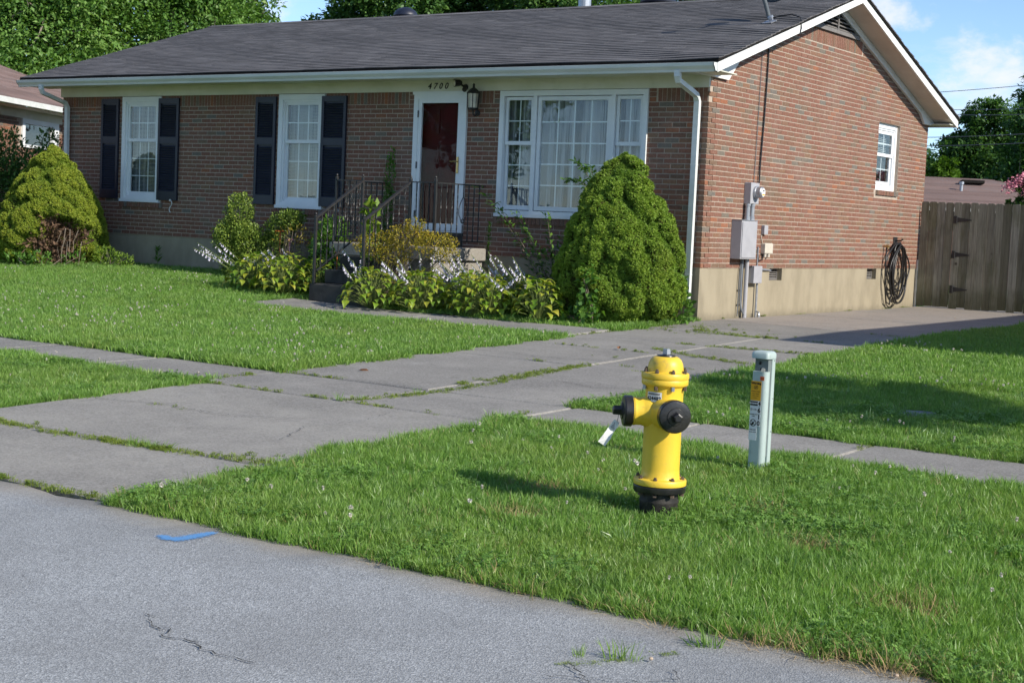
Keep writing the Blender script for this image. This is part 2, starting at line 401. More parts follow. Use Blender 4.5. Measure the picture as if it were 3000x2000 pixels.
def asph():
    m, t, o = newmat('aged_asphalt'); P = geo(t)
    v = t.nodes.new('ShaderNodeTexVoronoi'); v.inputs['Scale'].default_value = 150; t.links.new(P, v.inputs['Vector'])
    hue = t.nodes.new('ShaderNodeSeparateColor'); t.links.new(v.outputs['Color'], hue.inputs[0])
    c = ramp(t, hue.outputs[0], [(0, (.20, .207, .210)), (.35, (.295, .305, .308)), (.75, (.365, .378, .382)), (1, (.50, .515, .52))])
    c = mixc(t, mrange(t, noise(t, P, 130, 3, .7), .52, .68, 0, .5), c, (.11, .112, .115))
    c = mixc(t, mrange(t, noise(t, P, .9, 6, .65), .40, .72, 0, .42), c, (.20, .20, .195))
    c = mixc(t, mrange(t, noise(t, P, 22, 6, .8, (.5, 1, 1)), .60, .70, 0, .75), c, (.085, .085, .085))
    c = mixc(t, mrange(t, noise(t, P, 30, 4, .7), .58, .72, 0, .28), c, (.52, .53, .53))
    c = mixc(t, mrange(t, noise(t, P, .35, 5, .6, (1, 2.2, 1)), .42, .68, 0, .32), c, (.17, .172, .172))
    sep = t.nodes.new('ShaderNodeSeparateXYZ'); t.links.new(P, sep.inputs[0])
    nn = noise(t, P, 3.5, 5, .6); ad = t.nodes.new('ShaderNodeMath'); ad.operation = 'MULTIPLY_ADD'; ad.inputs[1].default_value = .35; t.links.new(nn, ad.inputs[0]); t.links.new(sep.outputs[1], ad.inputs[2])
    c = mixc(t, mrange(t, ad.outputs[0], -12.72, -12.42, 0, .65), c, (.33, .29, .235))     # sandy grit washed against the verge
    b = t.nodes.new('ShaderNodeBump'); b.inputs['Strength'].default_value = .55; b.inputs['Distance'].default_value = .005
    t.links.new(v.outputs['Distance'], b.inputs['Height'])
    prin(t, o, c, .80, .35, 0, b.outputs[0]); return m
M_asph = asph()
def soilmat():
    m, t, o = newmat('lawn_soil'); P = geo(t)
    c = mixc(t, mrange(t, noise(t, P, 5, 6, .65), .4, .65), (.070, .115, .030), (.095, .105, .042))
    c = mixc(t, mrange(t, noise(t, P, 40, 4, .7), .45, .7, 0, .6), c, (.050, .085, .020))
    prin(t, o, c, .95, .1, 0, bumpn(t, noise(t, P, 30, 5, .7), .8, .03)); return m
M_soil = soilmat()
M_mulch = simple('planting_soil', (.040, .030, .020), (.075, .055, .036), 30, .95, .1, .7, 60)
M_hy = simple('hydrant_yellow_paint', (.80, .555, .050), (.74, .49, .042), 3.5, .42, .45, .14, 45, dirt=(.40, .29, .08), dscale=13, dlo=.57, dhi=.80)
M_hk = simple('hydrant_black_paint', (.012, .012, .013), (.025, .023, .021), 12, .32, .5, .2, 70, dirt=(.09, .07, .05), dscale=14, dlo=.62, dhi=.8)
M_hstub = simple('black_dusty_stub', (.018, .017, .016), (.045, .040, .034), 18, .7, .3, .4, 70, dirt=(.14, .12, .09), dscale=22, dlo=.58, dhi=.75)
M_bolt = simple('rusty_bolt', (.15, .105, .075), (.09, .07, .055), 40, .7, .3, metal=.3)
M_ped = simple('pale_green_enamel', (.43, .505, .485), (.38, .46, .44), 4, .45, .5, .03, 40, dirt=(.27, .31, .28), dscale=8, dlo=.57, dhi=.8)
M_pedd = simple('pedestal_inside', (.17, .20, .20), (.13, .15, .15), 12, .6, .3)
M_paper = simple('white_paper', (.75, .75, .74), (.70, .70, .70), 8, .6, .3)
M_sgold = simple('gold_sticker', (.78, .40, .015), (.72, .36, .015), 8, .5, .4)
M_sorg = simple('orange_sticker', (.75, .13, .03), (.7, .12, .03), 8, .5, .4)
M_ink = simple('black_ink', (.010, .010, .012), (.015, .015, .016), 8, .55, .3)
def paintmat():
    m, t, o = newmat('blue_marking_paint'); P = geo(t)
    tr = t.nodes.new('ShaderNodeBsdfTransparent'); p = prin(t, None, mixc(t, mrange(t, noise(t, P, 150, 3, .7), .4, .7), (.10, .29, .60), (.16, .33, .55)), .8, .25)
    ad = t.nodes.new('ShaderNodeMath'); ad.operation = 'MULTIPLY_ADD'; ad.inputs[1].default_value = 1.5; t.links.new(noise(t, P, 70, 5, .75), ad.inputs[0]); t.links.new(attr(t, 'edge'), ad.inputs[2])
    mx = t.nodes.new('ShaderNodeMixShader'); t.links.new(mrange(t, ad.outputs[0], .95, 1.55, 0, .9), mx.inputs[0]); t.links.new(tr.outputs[0], mx.inputs[1]); t.links.new(p.outputs[0], mx.inputs[2])
    t.links.new(mx.outputs[0], o.inputs[0]); return m
M_blue = paintmat()
def leafmat(name, stops, trans=.28, rough=.5, patch=None, spec=.35, patch2=None):
    """stops over 'tone'; natural plant-to-plant variation by noise in place"""
    m, t, o = newmat(name); P = geo(t)
    rn = orand(t)
    ad = t.nodes.new('ShaderNodeMath'); ad.operation = 'MULTIPLY_ADD'; ad.inputs[1].default_value = .22; t.links.new(rn, ad.inputs[0])
    t.links.new(attr(t, 'tone'), ad.inputs[2])
    sb = t.nodes.new('ShaderNodeMath'); sb.operation = 'SUBTRACT'; sb.inputs[1].default_value = .11; t.links.new(ad.outputs[0], sb.inputs[0])
    c = ramp(t, sb.outputs[0], stops)
    if patch:
        sc_, lo, hi, amt, pc = patch
        c = mixc(t, mrange(t, noise(t, P, sc_, 5, .6), lo, hi, 0, amt), c, pc)
    if patch2:
        sc_, lo, hi, amt, pc = patch2
        c = mixc(t, mrange(t, noise(t, P, sc_, 5, .65), lo, hi, 0, amt), c, pc)
    p = prin(t, None, c, rough, spec)
    tr = t.nodes.new('ShaderNodeBsdfTranslucent'); t.links.new(mixc(t, 1.0, c, (1.15, 1.25, .6), 'MULTIPLY'), tr.inputs[0])
    mx = t.nodes.new('ShaderNodeMixShader'); mx.inputs[0].default_value = trans
    t.links.new(p.outputs[0], mx.inputs[1]); t.links.new(tr.outputs[0], mx.inputs[2]); t.links.new(mx.outputs[0], o.inputs[0]); return m
M_grass = leafmat('lawn_grass_blade', [(0, (.100, .205, .036)), (.45, (.185, .335, .060)), (.8, (.255, .420, .095)), (.95, (.33, .47, .16)), (1, (.46, .42, .22))], .38, .42, (.7, .45, .72, .5, (.25, .34, .075)), .5, (2.4, .47, .72, .55, (.105, .21, .05)))
M_clover = leafmat('clover_leaf', [(0, (.095, .205, .036)), (.6, (.165, .310, .056)), (1, (.235, .38, .09))], .30, .5)
M_coarse = leafmat('coarse_grass_blade', [(0, (.12, .23, .075)), (.5, (.22, .36, .13)), (1, (.34, .46, .22))], .3, .35, None, .6)
M_joint = leafmat('joint_weed', [(0, (.10, .17, .025)), (.6, (.20, .27, .04)), (1, (.30, .32, .07))], .3, .55)
M_straw = simple('dry_straw', (.42, .31, .16), (.30, .21, .10), 60, .8, .2)
M_petal = simple('clover_flower_head', (.70, .68, .62), (.60, .52, .46), 90, .8, .2)
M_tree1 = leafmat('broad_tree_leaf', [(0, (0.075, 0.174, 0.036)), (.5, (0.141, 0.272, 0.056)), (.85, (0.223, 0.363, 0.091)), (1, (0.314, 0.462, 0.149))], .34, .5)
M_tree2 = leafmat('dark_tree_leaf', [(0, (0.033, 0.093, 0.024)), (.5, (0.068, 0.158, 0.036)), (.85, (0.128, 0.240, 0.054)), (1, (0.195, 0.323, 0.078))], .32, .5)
M_tree3 = leafmat('bright_sapling_leaf', [(0, (.05, .12, .012)), (.6, (.11, .21, .022)), (1, (.18, .29, .04))], .32, .5)
M_bark = simple('grey_bark', (.30, .26, .21), (.17, .145, .115), 14, .95, .1, .6, 30, sx=(1, 1, .3))
M_spruce = leafmat('dwarf_spruce_needle', [(0, (0.069, 0.147, 0.020)), (.4, (0.161, 0.273, 0.030)), (.8, (0.259, 0.371, 0.039)), (1, (0.379, 0.435, 0.050))], .18, .6, (1.6, .45, .7, .35, (.15, .165, .022)))
M_sprucey = leafmat('yellowing_spruce_needle', [(0, (.075, .140, .016)), (.4, (.165, .250, .024)), (.8, (.30, .350, .036)), (1, (.42, .42, .052))], .18, .6)
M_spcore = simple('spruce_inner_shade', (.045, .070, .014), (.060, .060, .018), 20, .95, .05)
M_deadn = simple('dead_spruce_twig', (.20, .13, .085), (.12, .075, .05), 20, .9, .1)
M_hosta = leafmat('hosta_leaf', [(0, (.11, .22, .020)), (.4, (.19, .31, .028)), (.75, (.31, .38, .040)), (1, (.46, .42, .055))], .34, .42, None, .4)
M_hstem = leafmat('flower_stalk', [(0, (.14, .20, .05)), (1, (.22, .26, .08))], .1, .5)
M_bell = simple('pale_lilac_bell', (.56, .52, .62), (.66, .63, .70), 40, .6, .2)
M_yel = leafmat('golden_shrub_leaf', [(0, (.12, .13, .016)), (.4, (.27, .235, .022)), (.8, (.40, .30, .03)), (1, (.33, .19, .05))], .25, .5)
M_box = leafmat('boxwood_leaf', [(0, (0.083, 0.145, 0.028)), (.5, (0.179, 0.262, 0.044)), (.85, (0.304, 0.386, 0.062)), (1, (0.400, 0.455, 0.083))], .22, .45)
M_weed = leafmat('weed_leaf', [(0, (0.044, 0.125, 0.020)), (.6, (0.094, 0.206, 0.031)), (1, (0.163, 0.288, 0.044))], .30, .45)
M_weedl = leafmat('lime_weed_leaf', [(0, (.10, .20, .02)), (.6, (.17, .28, .03)), (1, (.26, .34, .05))], .32, .45)
M_twig = simple('bare_twig', (.24, .20, .16), (.16, .13, .10), 25, .9, .1)
M_orange = simple('orange_petal', (.62, .12, .025), (.55, .16, .05), 30, .6, .2)
M_pinkf = simple('pink_blossom', (.62, .18, .26), (.72, .36, .42), 25, .7, .2)
M_wire = simple('grey_wire', (.16, .17, .18), (.12, .13, .14), 5, .6, .3)
M_dishb = simple('dish_back', (.03, .034, .038), (.025, .028, .03), 6, .45, .4)
M_dish = simple('dish_grey', (.10, .115, .125), (.085, .10, .11), 6, .45, .4)
M_lamp = simple('lantern_glass', (.66, .62, .50), (.52, .50, .44), 12, .12, .7)
M_leafd = simple('dry_leaf', (.26, .12, .055), (.18, .085, .04), 30, .8, .2)
M_pot = simple('pale_stone', (.50, .40, .30), (.42, .33, .25), 30, .9, .2)

# ------------------------------------------------------------------ the setting: ground, road, paving
def grid_mesh(name, xs, ys, zf, mat):
    X, Y = np.meshgrid(xs, ys, indexing='ij')
    V = np.stack([X, Y, zf(X, Y)], -1).reshape(-1, 3); n, m = len(xs), len(ys)
    i = np.arange(n-1)[:, None]*m + np.arange(m-1)[None]; i = i.ravel()
    F = np.stack([i, i+m, i+m+1, i+1], 1)
    return npmesh(name, V, F, mat)
xs = np.concatenate([[-900, -300, -120, -60, -40], np.arange(-30, 14.1, .5), [18, 30, 60, 120, 300, 900]])
ys = np.concatenate([[-900, -300, -120, -60, -40, -30, -24], np.arange(-22, 24.1, .5), [30, 40, 60, 120, 300, 900]])
def zground(x, y):
    hole = (x > -12.6) & (x < -.3) & (y > .3) & (y < 7.9)
    return gz(x, y) - .035 + .02*vnoise(x, y, 2.0)*((y > -12) & (y < 20)) - .03*(y < -12.4)
tag(link('ground', grid_mesh('ground', xs, ys, zground, M_soil)), 'grassy ground of the front yards', kind='structure')

# road: one sheet with a ragged edge along the verge
rx = np.concatenate([[-400, -100, -40], np.arange(-20, 16, .12), [40, 100, 400]])
edge = -12.58 + .05*vnoise(rx, rx*0, .5) + .025*vnoise(rx, rx*0+3, .13)
rys = [-21.5, -18, -16, -14.5, -13.6, -13.0]
V = []; 
for x, e in zip(rx, edge):
    for y in rys: V.append((x, y, gz(x, y) + .012*math.sin(x*.7+y)*.3))
    V.append((x, e, float(gz(x, e)) - .004))
    V.append((x, e+.02, float(gz(x, e)) - .05))
k = len(rys)+2
i = np.arange(len(rx)-1)[:, None]*k + np.arange(k-1)[None]; i = i.ravel()
road = tag(link('road', npmesh('road', np.array(V), np.stack([i, i+k, i+k+1, i+1], 1), M_asph)), 'pale aged asphalt street', kind='structure')
# cracks open in the asphalt
def crack(pts, wd):
    mb = MB(); P = []
    for (x0, y0), (x1, y1) in zip(pts[:-1], pts[1:]):
        n = max(2, int(math.hypot(x1-x0, y1-y0)/.025))
        for q in range(n):
            t = q/n; P.append((x0+(x1-x0)*t + random.gauss(0, .008), y0+(y1-y0)*t + random.gauss(0, .008)))
    P.append(pts[-1]); Lf = []
    for j, (x, y) in enumerate(P):
        ww = wd*random.uniform(.15, .9)*(1 if 0 < j < len(P)-1 else .1)
        Lf += [(x, y-ww, float(gz(x, y))+.009), (x, y+ww, float(gz(x, y))+.009)]
    mb.add(Lf, [(2*j, 2*j+2, 2*j+3, 2*j+1) for j in range(len(P)-1)])
    mb.build('crack', M_crack, road)
crack([(5.03, -13.90), (5.11, -13.92), (5.17, -14.0), (5.27, -14.01)], .007)
crack([(5.24, -13.96), (5.33, -14.08), (5.45, -14.05), (5.60, -14.10), (5.80, -14.08)], .006)
crack([(6.93, -13.05), (6.90, -13.16), (6.96, -13.24), (6.90, -13.36), (6.88, -13.55)], .006)
crack([(6.58, -13.33), (6.67, -13.40), (6.75, -13.47), (6.83, -13.60)], .006)
crack([(6.90, -13.36), (6.80, -13.40), (6.6, -13.52)], .004)

def slab(parent, x0, x1, y0, y1, mat, g=.011, lift=0.0, poly=None):
    """one concrete slab following the ground, top edges eased"""
    P = poly or [(x0, y0), (x1, y0), (x1, y1), (x0, y1)]
    cx = sum(p[0] for p in P)/len(P); cy = sum(p[1] for p in P)/len(P)
    tx, ty = random.uniform(-.0035, .0035), random.uniform(-.0035, .0035); lf = lift + random.uniform(-.003, .003)
    zt = lambda x, y: float(gz(x, y)) + lf + (x-cx)*tx + (y-cy)*ty
    n = len(P); mb = MB()
    def ins(d):
        o = []
        for x, y in P:
            dx, dy = cx-x, cy-y
            o.append((x + math.copysign(min(d, abs(dx)), dx), y + math.copysign(min(d, abs(dy)), dy)))
        return o
    # long edges get extra points so that the joint line is not ruler straight
    a, b = ins(g), ins(g+.014)
    def dens(Q):
        o = []
        for (p, q) in zip(Q, Q[1:]+Q[:1]):
            m = max(1, int(math.hypot(p[0]-q[0], p[1]-q[1])/.35))
            o += [(p[0]+(q[0]-p[0])*s/m, p[1]+(q[1]-p[1])*s/m) for s in range(m)]
        return o
    a, b = dens(a), dens(b); m = min(len(a), len(b)); a, b = a[:m], b[:m]
    jit = [(random.gauss(0, .004), random.gauss(0, .004)) for _ in range(m)]
    a = [(p[0]+j[0], p[1]+j[1]) for p, j in zip(a, jit)]; b = [(p[0]+j[0], p[1]+j[1]) for p, j in zip(b, jit)]
    vs = [(x, y, zt(x, y)-.11) for x, y in a] + [(x, y, zt(x, y)-.012) for x, y in a] + [(x, y, zt(x, y)) for x, y in b]
    fs = [tuple(range(2*m, 3*m))]
    for q in range(2):
        fs += [(q*m+i, q*m+(i+1) % m, (q+1)*m+(i+1) % m, (q+1)*m+i) for i in range(m)]
    mb.add(vs, fs); return mb.build('slab', mat, parent)
drive = empty('driveway', (1.5, -5, float(gz(1.5, -5))), 'cracked concrete driveway beside the house', kind='structure')
ys_ = [-7.85, -5.42, -3.95, -2.78, -1.42]
xm = 1.66
for a, b in zip(ys_[:-1], ys_[1:]):
    slab(drive, -.03, xm, a, b, M_conc); slab(drive, xm, 3.02, a, b, M_conc)
slab(drive, -.03, 3.02, 0, 0, M_conc, poly=[(-.03, -1.42), (3.02, -1.42), (3.02, -.02), (.32, .42), (.04, .40), (-.03, -.25)])
slab(drive, .03, 3.02, 0, 0, M_conc_t, poly=[(.05, .42), (.32, .42), (3.02, -.02), (3.02, 3.1), (.05, 3.1)])
slab(drive, .05, 3.02, 3.1, 5.6, M_conc_t); slab(drive, .05, 3.02, 5.6, 9.3, M_conc_t)
slab(drive, .0, xm, -8.92, -7.85, M_conc); slab(drive, xm, 3.1, -8.92, -7.85, M_conc)
slab(drive, 0, 0, 0, 0, M_conc_l, poly=[(.22, -11.33), (3.16, -11.27), (3.12, -8.92), (.14, -8.92)])
slab(drive, 0, 0, 0, 0, M_conc_l, poly=[(-.9, -12.50), (3.27, -12.52), (3.2, -11.27), (.22, -11.33), (-.2, -11.42)])
walk = empty('sidewalk', (0, -8.4, float(gz(0, -8.4))), 'concrete sidewalk along the street', kind='structure')
e = [-20, -15, -12, -10.5, -9.0, -7.5, -6.0, -4.5, -3.0, -1.5, 0.0]
for a, b in zip(e[:-1], e[1:]): slab(walk, a, b, -8.92, -7.85, M_conc)
e = [3.1, 4.2, 5.53, 7.0, 8.5, 10, 14, 20]
for a, b in zip(e[:-1], e[1:]): slab(walk, a, b, -8.85, -7.80, M_conc)
fwalk = empty('front_walk', (-2.5, -2.7, float(gz(-2.5, -2.7))), 'narrow concrete walk from the driveway to the steps', kind='structure')
e = [-5.25, -3.95, -2.62, -1.25, -.03]
for a, b in zip(e[:-1], e[1:]): slab(fwalk, a, b, -3.22, -2.10, M_conc, lift=.012)

def drive_crack(pts, wd):
    global road
    r0 = road; road = drive; crack(pts, wd); road = r0
for pts in ([(.0, -5.2), (.45, -5.0), (.95, -5.15), (1.6, -4.95)], [(1.7, -6.9), (2.2, -6.6), (2.6, -6.75), (3.0, -6.5)], [(.3, -10.2), (.9, -10.05), (1.5, -10.1), (2.1, -9.85)], [(.2, -3.3), (.8, -3.1), (1.2, -3.35), (1.6, -3.2)], [(2.3, -9.0), (2.45, -9.6), (2.35, -10.1), (2.6, -10.6)]): drive_crack(pts, .006)

# ------------------------------------------------------------------ the brick house
HX0, HD = -12.88, 8.16                        # left end of the front wall, depth of the house
HM = 3.95                                     # ridge line
ZF = 2.345                                    # underside of the frieze board
C7 = .0677                                    # one brick course with its joint
house = empty('brick_house', (-6.4, 0, -.69), 'red brick ranch house with charcoal gable roof and black shutters', 'house')
H = house
# openings in the front wall: x0, x1, z0, z1
W1 = (-11.28, -10.32, .56, 2.345); W2 = (-7.61, -6.64, .56, 2.345); DR = (-4.87, -3.90, .10, 2.345); PW = (-3.32, -.90, .57, 2.345)
FOPEN = [W1, W2, DR, PW]
GOPEN = [(5.90, 6.85, 1.28, 2.37)]            # gable window y0, y1, z0, z1
def cells(x0, x1, z0, z1, ops):
    X = sorted({x0, x1, *[o[0] for o in ops], *[o[1] for o in ops]}); Z = sorted({z0, z1, *[min(max(o[2], z0), z1) for o in ops], *[min(max(o[3], z0), z1) for o in ops]})
    for a, b in zip(X[:-1], X[1:]):
        for c, d in zip(Z[:-1], Z[1:]):
            if d-c < 1e-6: continue
            if not any(o[0] < (a+b)/2 < o[1] and o[2] < (c+d)/2 < o[3] for o in ops): yield a, b, c, d
mb = MB()
for a, b, c, d in cells(HX0+.01, -.01, 0, 2.49, FOPEN): mb.box(a, b, .0035, .22, c, d)
front_wall = mb.build('front_wall', M_mortar, H)
rake = lambda y: 2.665 + .33*(y if y < HM else 2*HM - y)       # underside of the raking fascia
mb = MB()
for a, b, c, d in cells(.22, HD-.01, 0, 2.49, GOPEN): mb.box(-.22, -.0035, a, b, c, d)
ye = (2.49-2.665)/.33
mb.prism([(-.22, 0.01, 2.49), (-.22, HD-.01, 2.49), (-.22, HD-.01, rake(HD)+.05), (-.22, HM, rake(HM)+.05), (-.22, .01, rake(0)+.05)], (.2165, 0, 0))
gable_wall = mb.build('gable_wall', M_mortar, H)
mb = MB(); mb.box(HX0, -.2, HD-.2, HD, 0, 2.6); mb.build('rear_wall', M_brick, H)
mb = MB(); mb.prism([(HX0, .22, 0), (HX0, HD-.2, 0), (HX0, HD-.2, rake(HD)), (HX0, HM, rake(HM)), (HX0, .22, rake(0))], (.2, 0, 0)); mb.build('end_wall', M_brick, H)
# foundation with two crawl-space vents in the gable side
mb = MB(); mb.box(HX0, -.012, .012, .25, -1.2, 0)
for y0, y1, z0 in ((.25, 2.13, -1.2), (2.55, 5.79, -1.2), (6.19, HD, -1.2)): mb.box(-.25, -.012, y0, y1, z0, 0)
for y0, y1 in ((2.13, 2.55), (5.79, 6.19)): mb.box(-.25, -.012, y0, y1, -1.2, -.175); mb.box(-.25, -.16, y0, y1, -.175, 0)
mb.box(HX0, HX0+.25, .25, HD, -1.2, 0); mb.box(HX0+.25, -.25, HD-.25, HD, -1.2, 0)
mb.build('foundation', M_stucco, H)
for y0, y1 in ((2.13, 2.55), (5.79, 6.19)):
    f = MB(); f.box(-.10, -.085, y0+.002, y0+.02, -.172, -.002); f.box(-.10, -.085, y1-.02, y1-.002, -.172, -.002); f.box(-.10, -.085, y0+.02, y1-.02, -.172, -.155); f.box(-.10, -.085, y0+.02, y1-.02, -.02, -.002)
    fo = f.build('foundation_vent', M_vent, H)
    s = MB()
    for q in range(5): s.obox((-.094, (y0+y1)/2, -.142+q*.028), (.008, 0, -.006), (0, (y1-y0)/2-.022, 0), (.001, 0, .0013))
    s.build('vent_slat', M_vent, fo)
    b = MB(); b.box(-.150, -.145, y0+.003, y1-.003, -.17, -.003); b.build('vent_back', M_dark, fo)

# bricks, each a block proud of the mortar
BR = []                                       # (wall, u0, u1, z0, z1, tone)
def tone():
    q = random.random()
    return random.uniform(0, .12) if q < .065 else (random.uniform(.93, 1) if q > .965 else min(.9, max(.14, random.gauss(.55, .2))))
def lay(wall, u0, u1, ops, top, keep=lambda u, z: True):
    zt = 0; row = 0
    while zt + .057 < top:
        z0, z1 = zt + .006, zt + .0612
        off = 0 if row % 2 == 0 else .1064
        if wall == 'f': u = u1 - (0 if row % 2 == 0 else .105); step = -1
        else: u = u0 + (.105 if row % 2 == 0 else 0); step = 1
        first = True
        while (u > u0+.02 if step < 0 else u < u1-.02):
            ln = .2000 + random.uniform(-.002, .002)
            a, b = (max(u - ln, u0), u) if step < 0 else (u, min(u + ln, u1))
            segs = [(a, b)]
            for o in ops:
                if o[2] < z1-.02 and o[3] > z0+.02:
                    ns = []
                    for p, q in segs:
                        if q <= o[0]+.004 or p >= o[1]-.004: ns.append((p, q)); continue
                        if p < o[0]-.03: ns.append((p, o[0]-.008))
                        if q > o[1]+.03: ns.append((o[1]+.008, q))
                    segs = ns
            for p, q in segs:
                if q-p > .02 and keep((p+q)/2, z1): BR.append((wall, p, q, z0, z1, tone()))
            u += step*(ln + .0125)
        row += 1; zt += C7
SZ = 32*C7                                    # soldier course under the frieze
lay('f', HX0, 0.0, FOPEN + [(HX0-1, HX0-.5, 0, 1)] + [(o[0]-.03, o[1]+.03, .465, .57) for o in (W1, W2, PW)], SZ)
u = -.03
while u > HX0+.05:
    a, b = u-.0572, u
    if not any(b > o[0]-.02 and a < o[1]+.02 for o in FOPEN):
        near = any(-.10 < a-o[1] < .075 or -.10 < o[0]-b < .075 for o in FOPEN)
        if not near: BR.append(('f', a, b, SZ+.004, SZ+.202, tone()))
    u -= .0672
for o in FOPEN:                               # little stacks of half bricks beside each opening head
    for s, e0 in ((-1, o[0]-.012), (1, o[1]+.012)):
        for q in range(3):
            a, b = sorted((e0, e0 + s*.098)); 
            if b < -.02: BR.append(('f', a, b, SZ+.004+q*C7, SZ+.0615+q*C7, tone()))
GV = (3.10, 4.80, 3.53)                       # gable vent y0, y1, sill
gsold = (2.86, 5.05, 3.325, 3.53)
lay('g', 0.0, HD, GOPEN + [(5.86, 6.90, 1.19, 1.29), (gsold[0], gsold[1], 3.325, 4.2)], 4.0, lambda u, z: z < rake(u)-.03)
y = gsold[0]+.01
while y < gsold[1]-.05: BR.append(('g', y, y+.0572, gsold[2]+.005, gsold[3]-.004, tone())); y += .0672
# rowlock sills under the windows
SILLB = []
for o in (W1, W2, PW):
    u = o[0]-.03
    while u < o[1]+.03: SILLB.append(('f', u, u+.0572, .468, .556, tone())); u += .0672
u = 5.93
while u < 6.86: SILLB.append(('g', u, u+.0572, 1.20, 1.276, tone())); u += .0672
def brick_verts(wl, a, b, z0, z1, out=0.0, dep=.09):
    j = random.uniform(-.0016, .0018) + out
    if wl == 'f': return [(a, -j, z0), (b, -j, z0), (b, dep-.004, z0), (a, dep-.004, z0), (a, -j, z1), (b, -j, z1), (b, dep-.004, z1), (a, dep-.004, z1)]
    return [(-dep+.004, a, z0), (j, a, z0), (j, b, z0), (-dep+.004, b, z0), (-dep+.004, a, z1), (j, a, z1), (j, b, z1), (-dep+.004, b, z1)]
def area(br):
    wl, a, b, z0, z1 = br[:5]
    P = np.array([(a, 0, z0), (b, 0, z0), (b, 0, z1), (a, 0, z1)] if wl == 'f' else [(0, a, z0), (0, b, z0), (0, b, z1), (0, a, z1)])
    x, y, _ = project(P)
    c = P.mean(0); cx, cy = x.mean(), y.mean()
    if cx < 10 or cx > 2990 or cy < 5: return 0
    if ((cx-1830)/235)**2 + ((cy-740)/290)**2 < 1: return 0             # behind the big spruce
    if wl == 'f' and c[0] > -.09: return 0
    return .5*abs(np.dot(x, np.roll(y, 1)) - np.dot(y, np.roll(x, 1)))
order = sorted(range(len(BR)), key=lambda q: -area(BR[q]))
single = set(order[:300])
UNIT = {}
rest = {'f': MB(), 'g': MB()}
for q, br in enumerate(BR):
    wl, a, b, z0, z1, tn = br
    if q in single:
        mb = MB(); mb.tone = tn; mb.hexa(brick_verts(wl, a, b, z0, z1)); mb.build('brick', M_brick, front_wall if wl == 'f' else gable_wall)
    else:
        rest[wl].tone = tn; rest[wl].hexa(brick_verts(wl, a, b, z0, z1))
o = rest['f'].build('brickwork', M_brick, front_wall); tag(o, kind='stuff')
o = rest['g'].build('brickwork', M_brick, gable_wall); tag(o, kind='stuff')
for nm, sel in (('f', (W1,)), ('f', (W2,)), ('f', (PW,)), ('g', None)):
    mb = MB()
    for wl, a, b, z0, z1, tn in SILLB:
        if wl == nm and (sel is None or (sel[0][0]-.05 <= a <= sel[0][1]+.05)):
            mb.tone = tn*.7; mb.hexa(brick_verts(wl, a, b, z0, z1, .028, .1))
    mm = MB()
    if nm == 'f': mm.box(sel[0][0]-.035, sel[0][1]+.045, -.018, .05, .472, .55)
    else: mm.box(-.05, .018, 5.925, 6.87, 1.204, 1.27)
    so = mm.build('brick_sill', M_mortar, H); mb.build('brick', M_brick, so)

# roof: every course of three-tab shingles is a strip of its own
roof = empty('roof', (-6.4, HM, 2.6)); roof.parent = H; roof.location = tuple(np.array((-6.4, HM, 2.6)) - wloc(H))
RX0, RX1 = -13.30, .43
rt = lambda y: 2.83 + .325*(y if y < HM else 2*HM - y)
mb = MB()
for s in (1, -1):
    y0 = -.604 if s > 0 else 2*HM+.604
    P = [(RX0, y0, rt(-.604)-.004), (RX0, HM, rt(HM)-.004), (RX0, HM, rt(HM)-.036), (RX0, y0, rt(-.604)-.036)]
    mb.prism(P if s > 0 else P[::-1], (RX1-.012-RX0, 0, 0))
mb.build('roof_deck', M_dark, roof)  # deck kept near black so its edge paints the shadow line under the shingles
sl = np.array([0, 1, .325])/math.hypot(1, .325); nn = np.array([0, -.325, 1])/math.hypot(1, .325)
tot = (HM+.60)*math.hypot(1, .33); nrow = 38; ex = tot/nrow
for r_ in range(nrow):
    mb = MB(); x = RX0 - (.152 if r_ % 2 else 0); s0 = r_*ex; s1 = s0 + ex + .03
    base = np.array([0, -.60, 2.83-.325*.60])
    while x < RX1:
        a, b = max(x+.002, RX0), min(x+.303, RX1)
        if b-a > .02:
            mb.tone = min(1, max(0, random.gauss(.5, .25)))
            wv = lambda xx: 0.003*math.sin(xx*2.1 + r_*.55) + (.007*math.sin(r_*.9 + xx*3.0)*max(0, 1-abs(xx-.1)/1.6)) + random.uniform(-.0015, .0015)
            p = []
            for xx, sp, th in ((a, s0, .0125), (b, s0, .0125), (b, s1, .003), (a, s1, .003)):
                q = base + sl*sp + nn*(th + wv(xx)); q[0] = xx; p.append(q)
            lo = [q - nn*.012 for q in p]
            mb.hexa([lo[0], lo[1], lo[2], lo[3], p[0], p[1], p[2], p[3]])
        x += .305
    mb.build('shingle_course', M_shingle, roof)
mb = MB()
for r_ in range(nrow):
    s0 = r_*ex; s1 = s0+ex+.02; y0 = 2*HM+.60 - s0/math.hypot(1, .33); y1 = 2*HM+.60 - s1/math.hypot(1, .33)
    z0 = 2.83-.325*.60 + s0*.325/math.hypot(1, .33); z1 = 2.83-.325*.6 + s1*.325/math.hypot(1, .33)
    mb.tone = random.random(); j = random.uniform(-.012, .012)
    mb.hexa([(RX0, y0, z0-.01), (RX1+.0, y0, z0-.01), (RX1, y1, z1-.006), (RX0, y1, z1-.006), (RX0, y0, z0+.012), (RX1+j*.6, y0, z0+.012), (RX1+j*.6, y1, z1+.004), (RX0, y1, z1+.004)])
mb.build('rear_slope', M_shingle, roof)
mb = MB(); x = RX0
while x < RX1:
    mb.tone = random.random(); mb.prism([(x, HM-.14, rt(HM)-.03), (x, HM, rt(HM)+.022), (x, HM+.14, rt(HM)-.03), (x, HM, rt(HM)+.004)], (min(.30, RX1-x), 0, 0)); x += .305
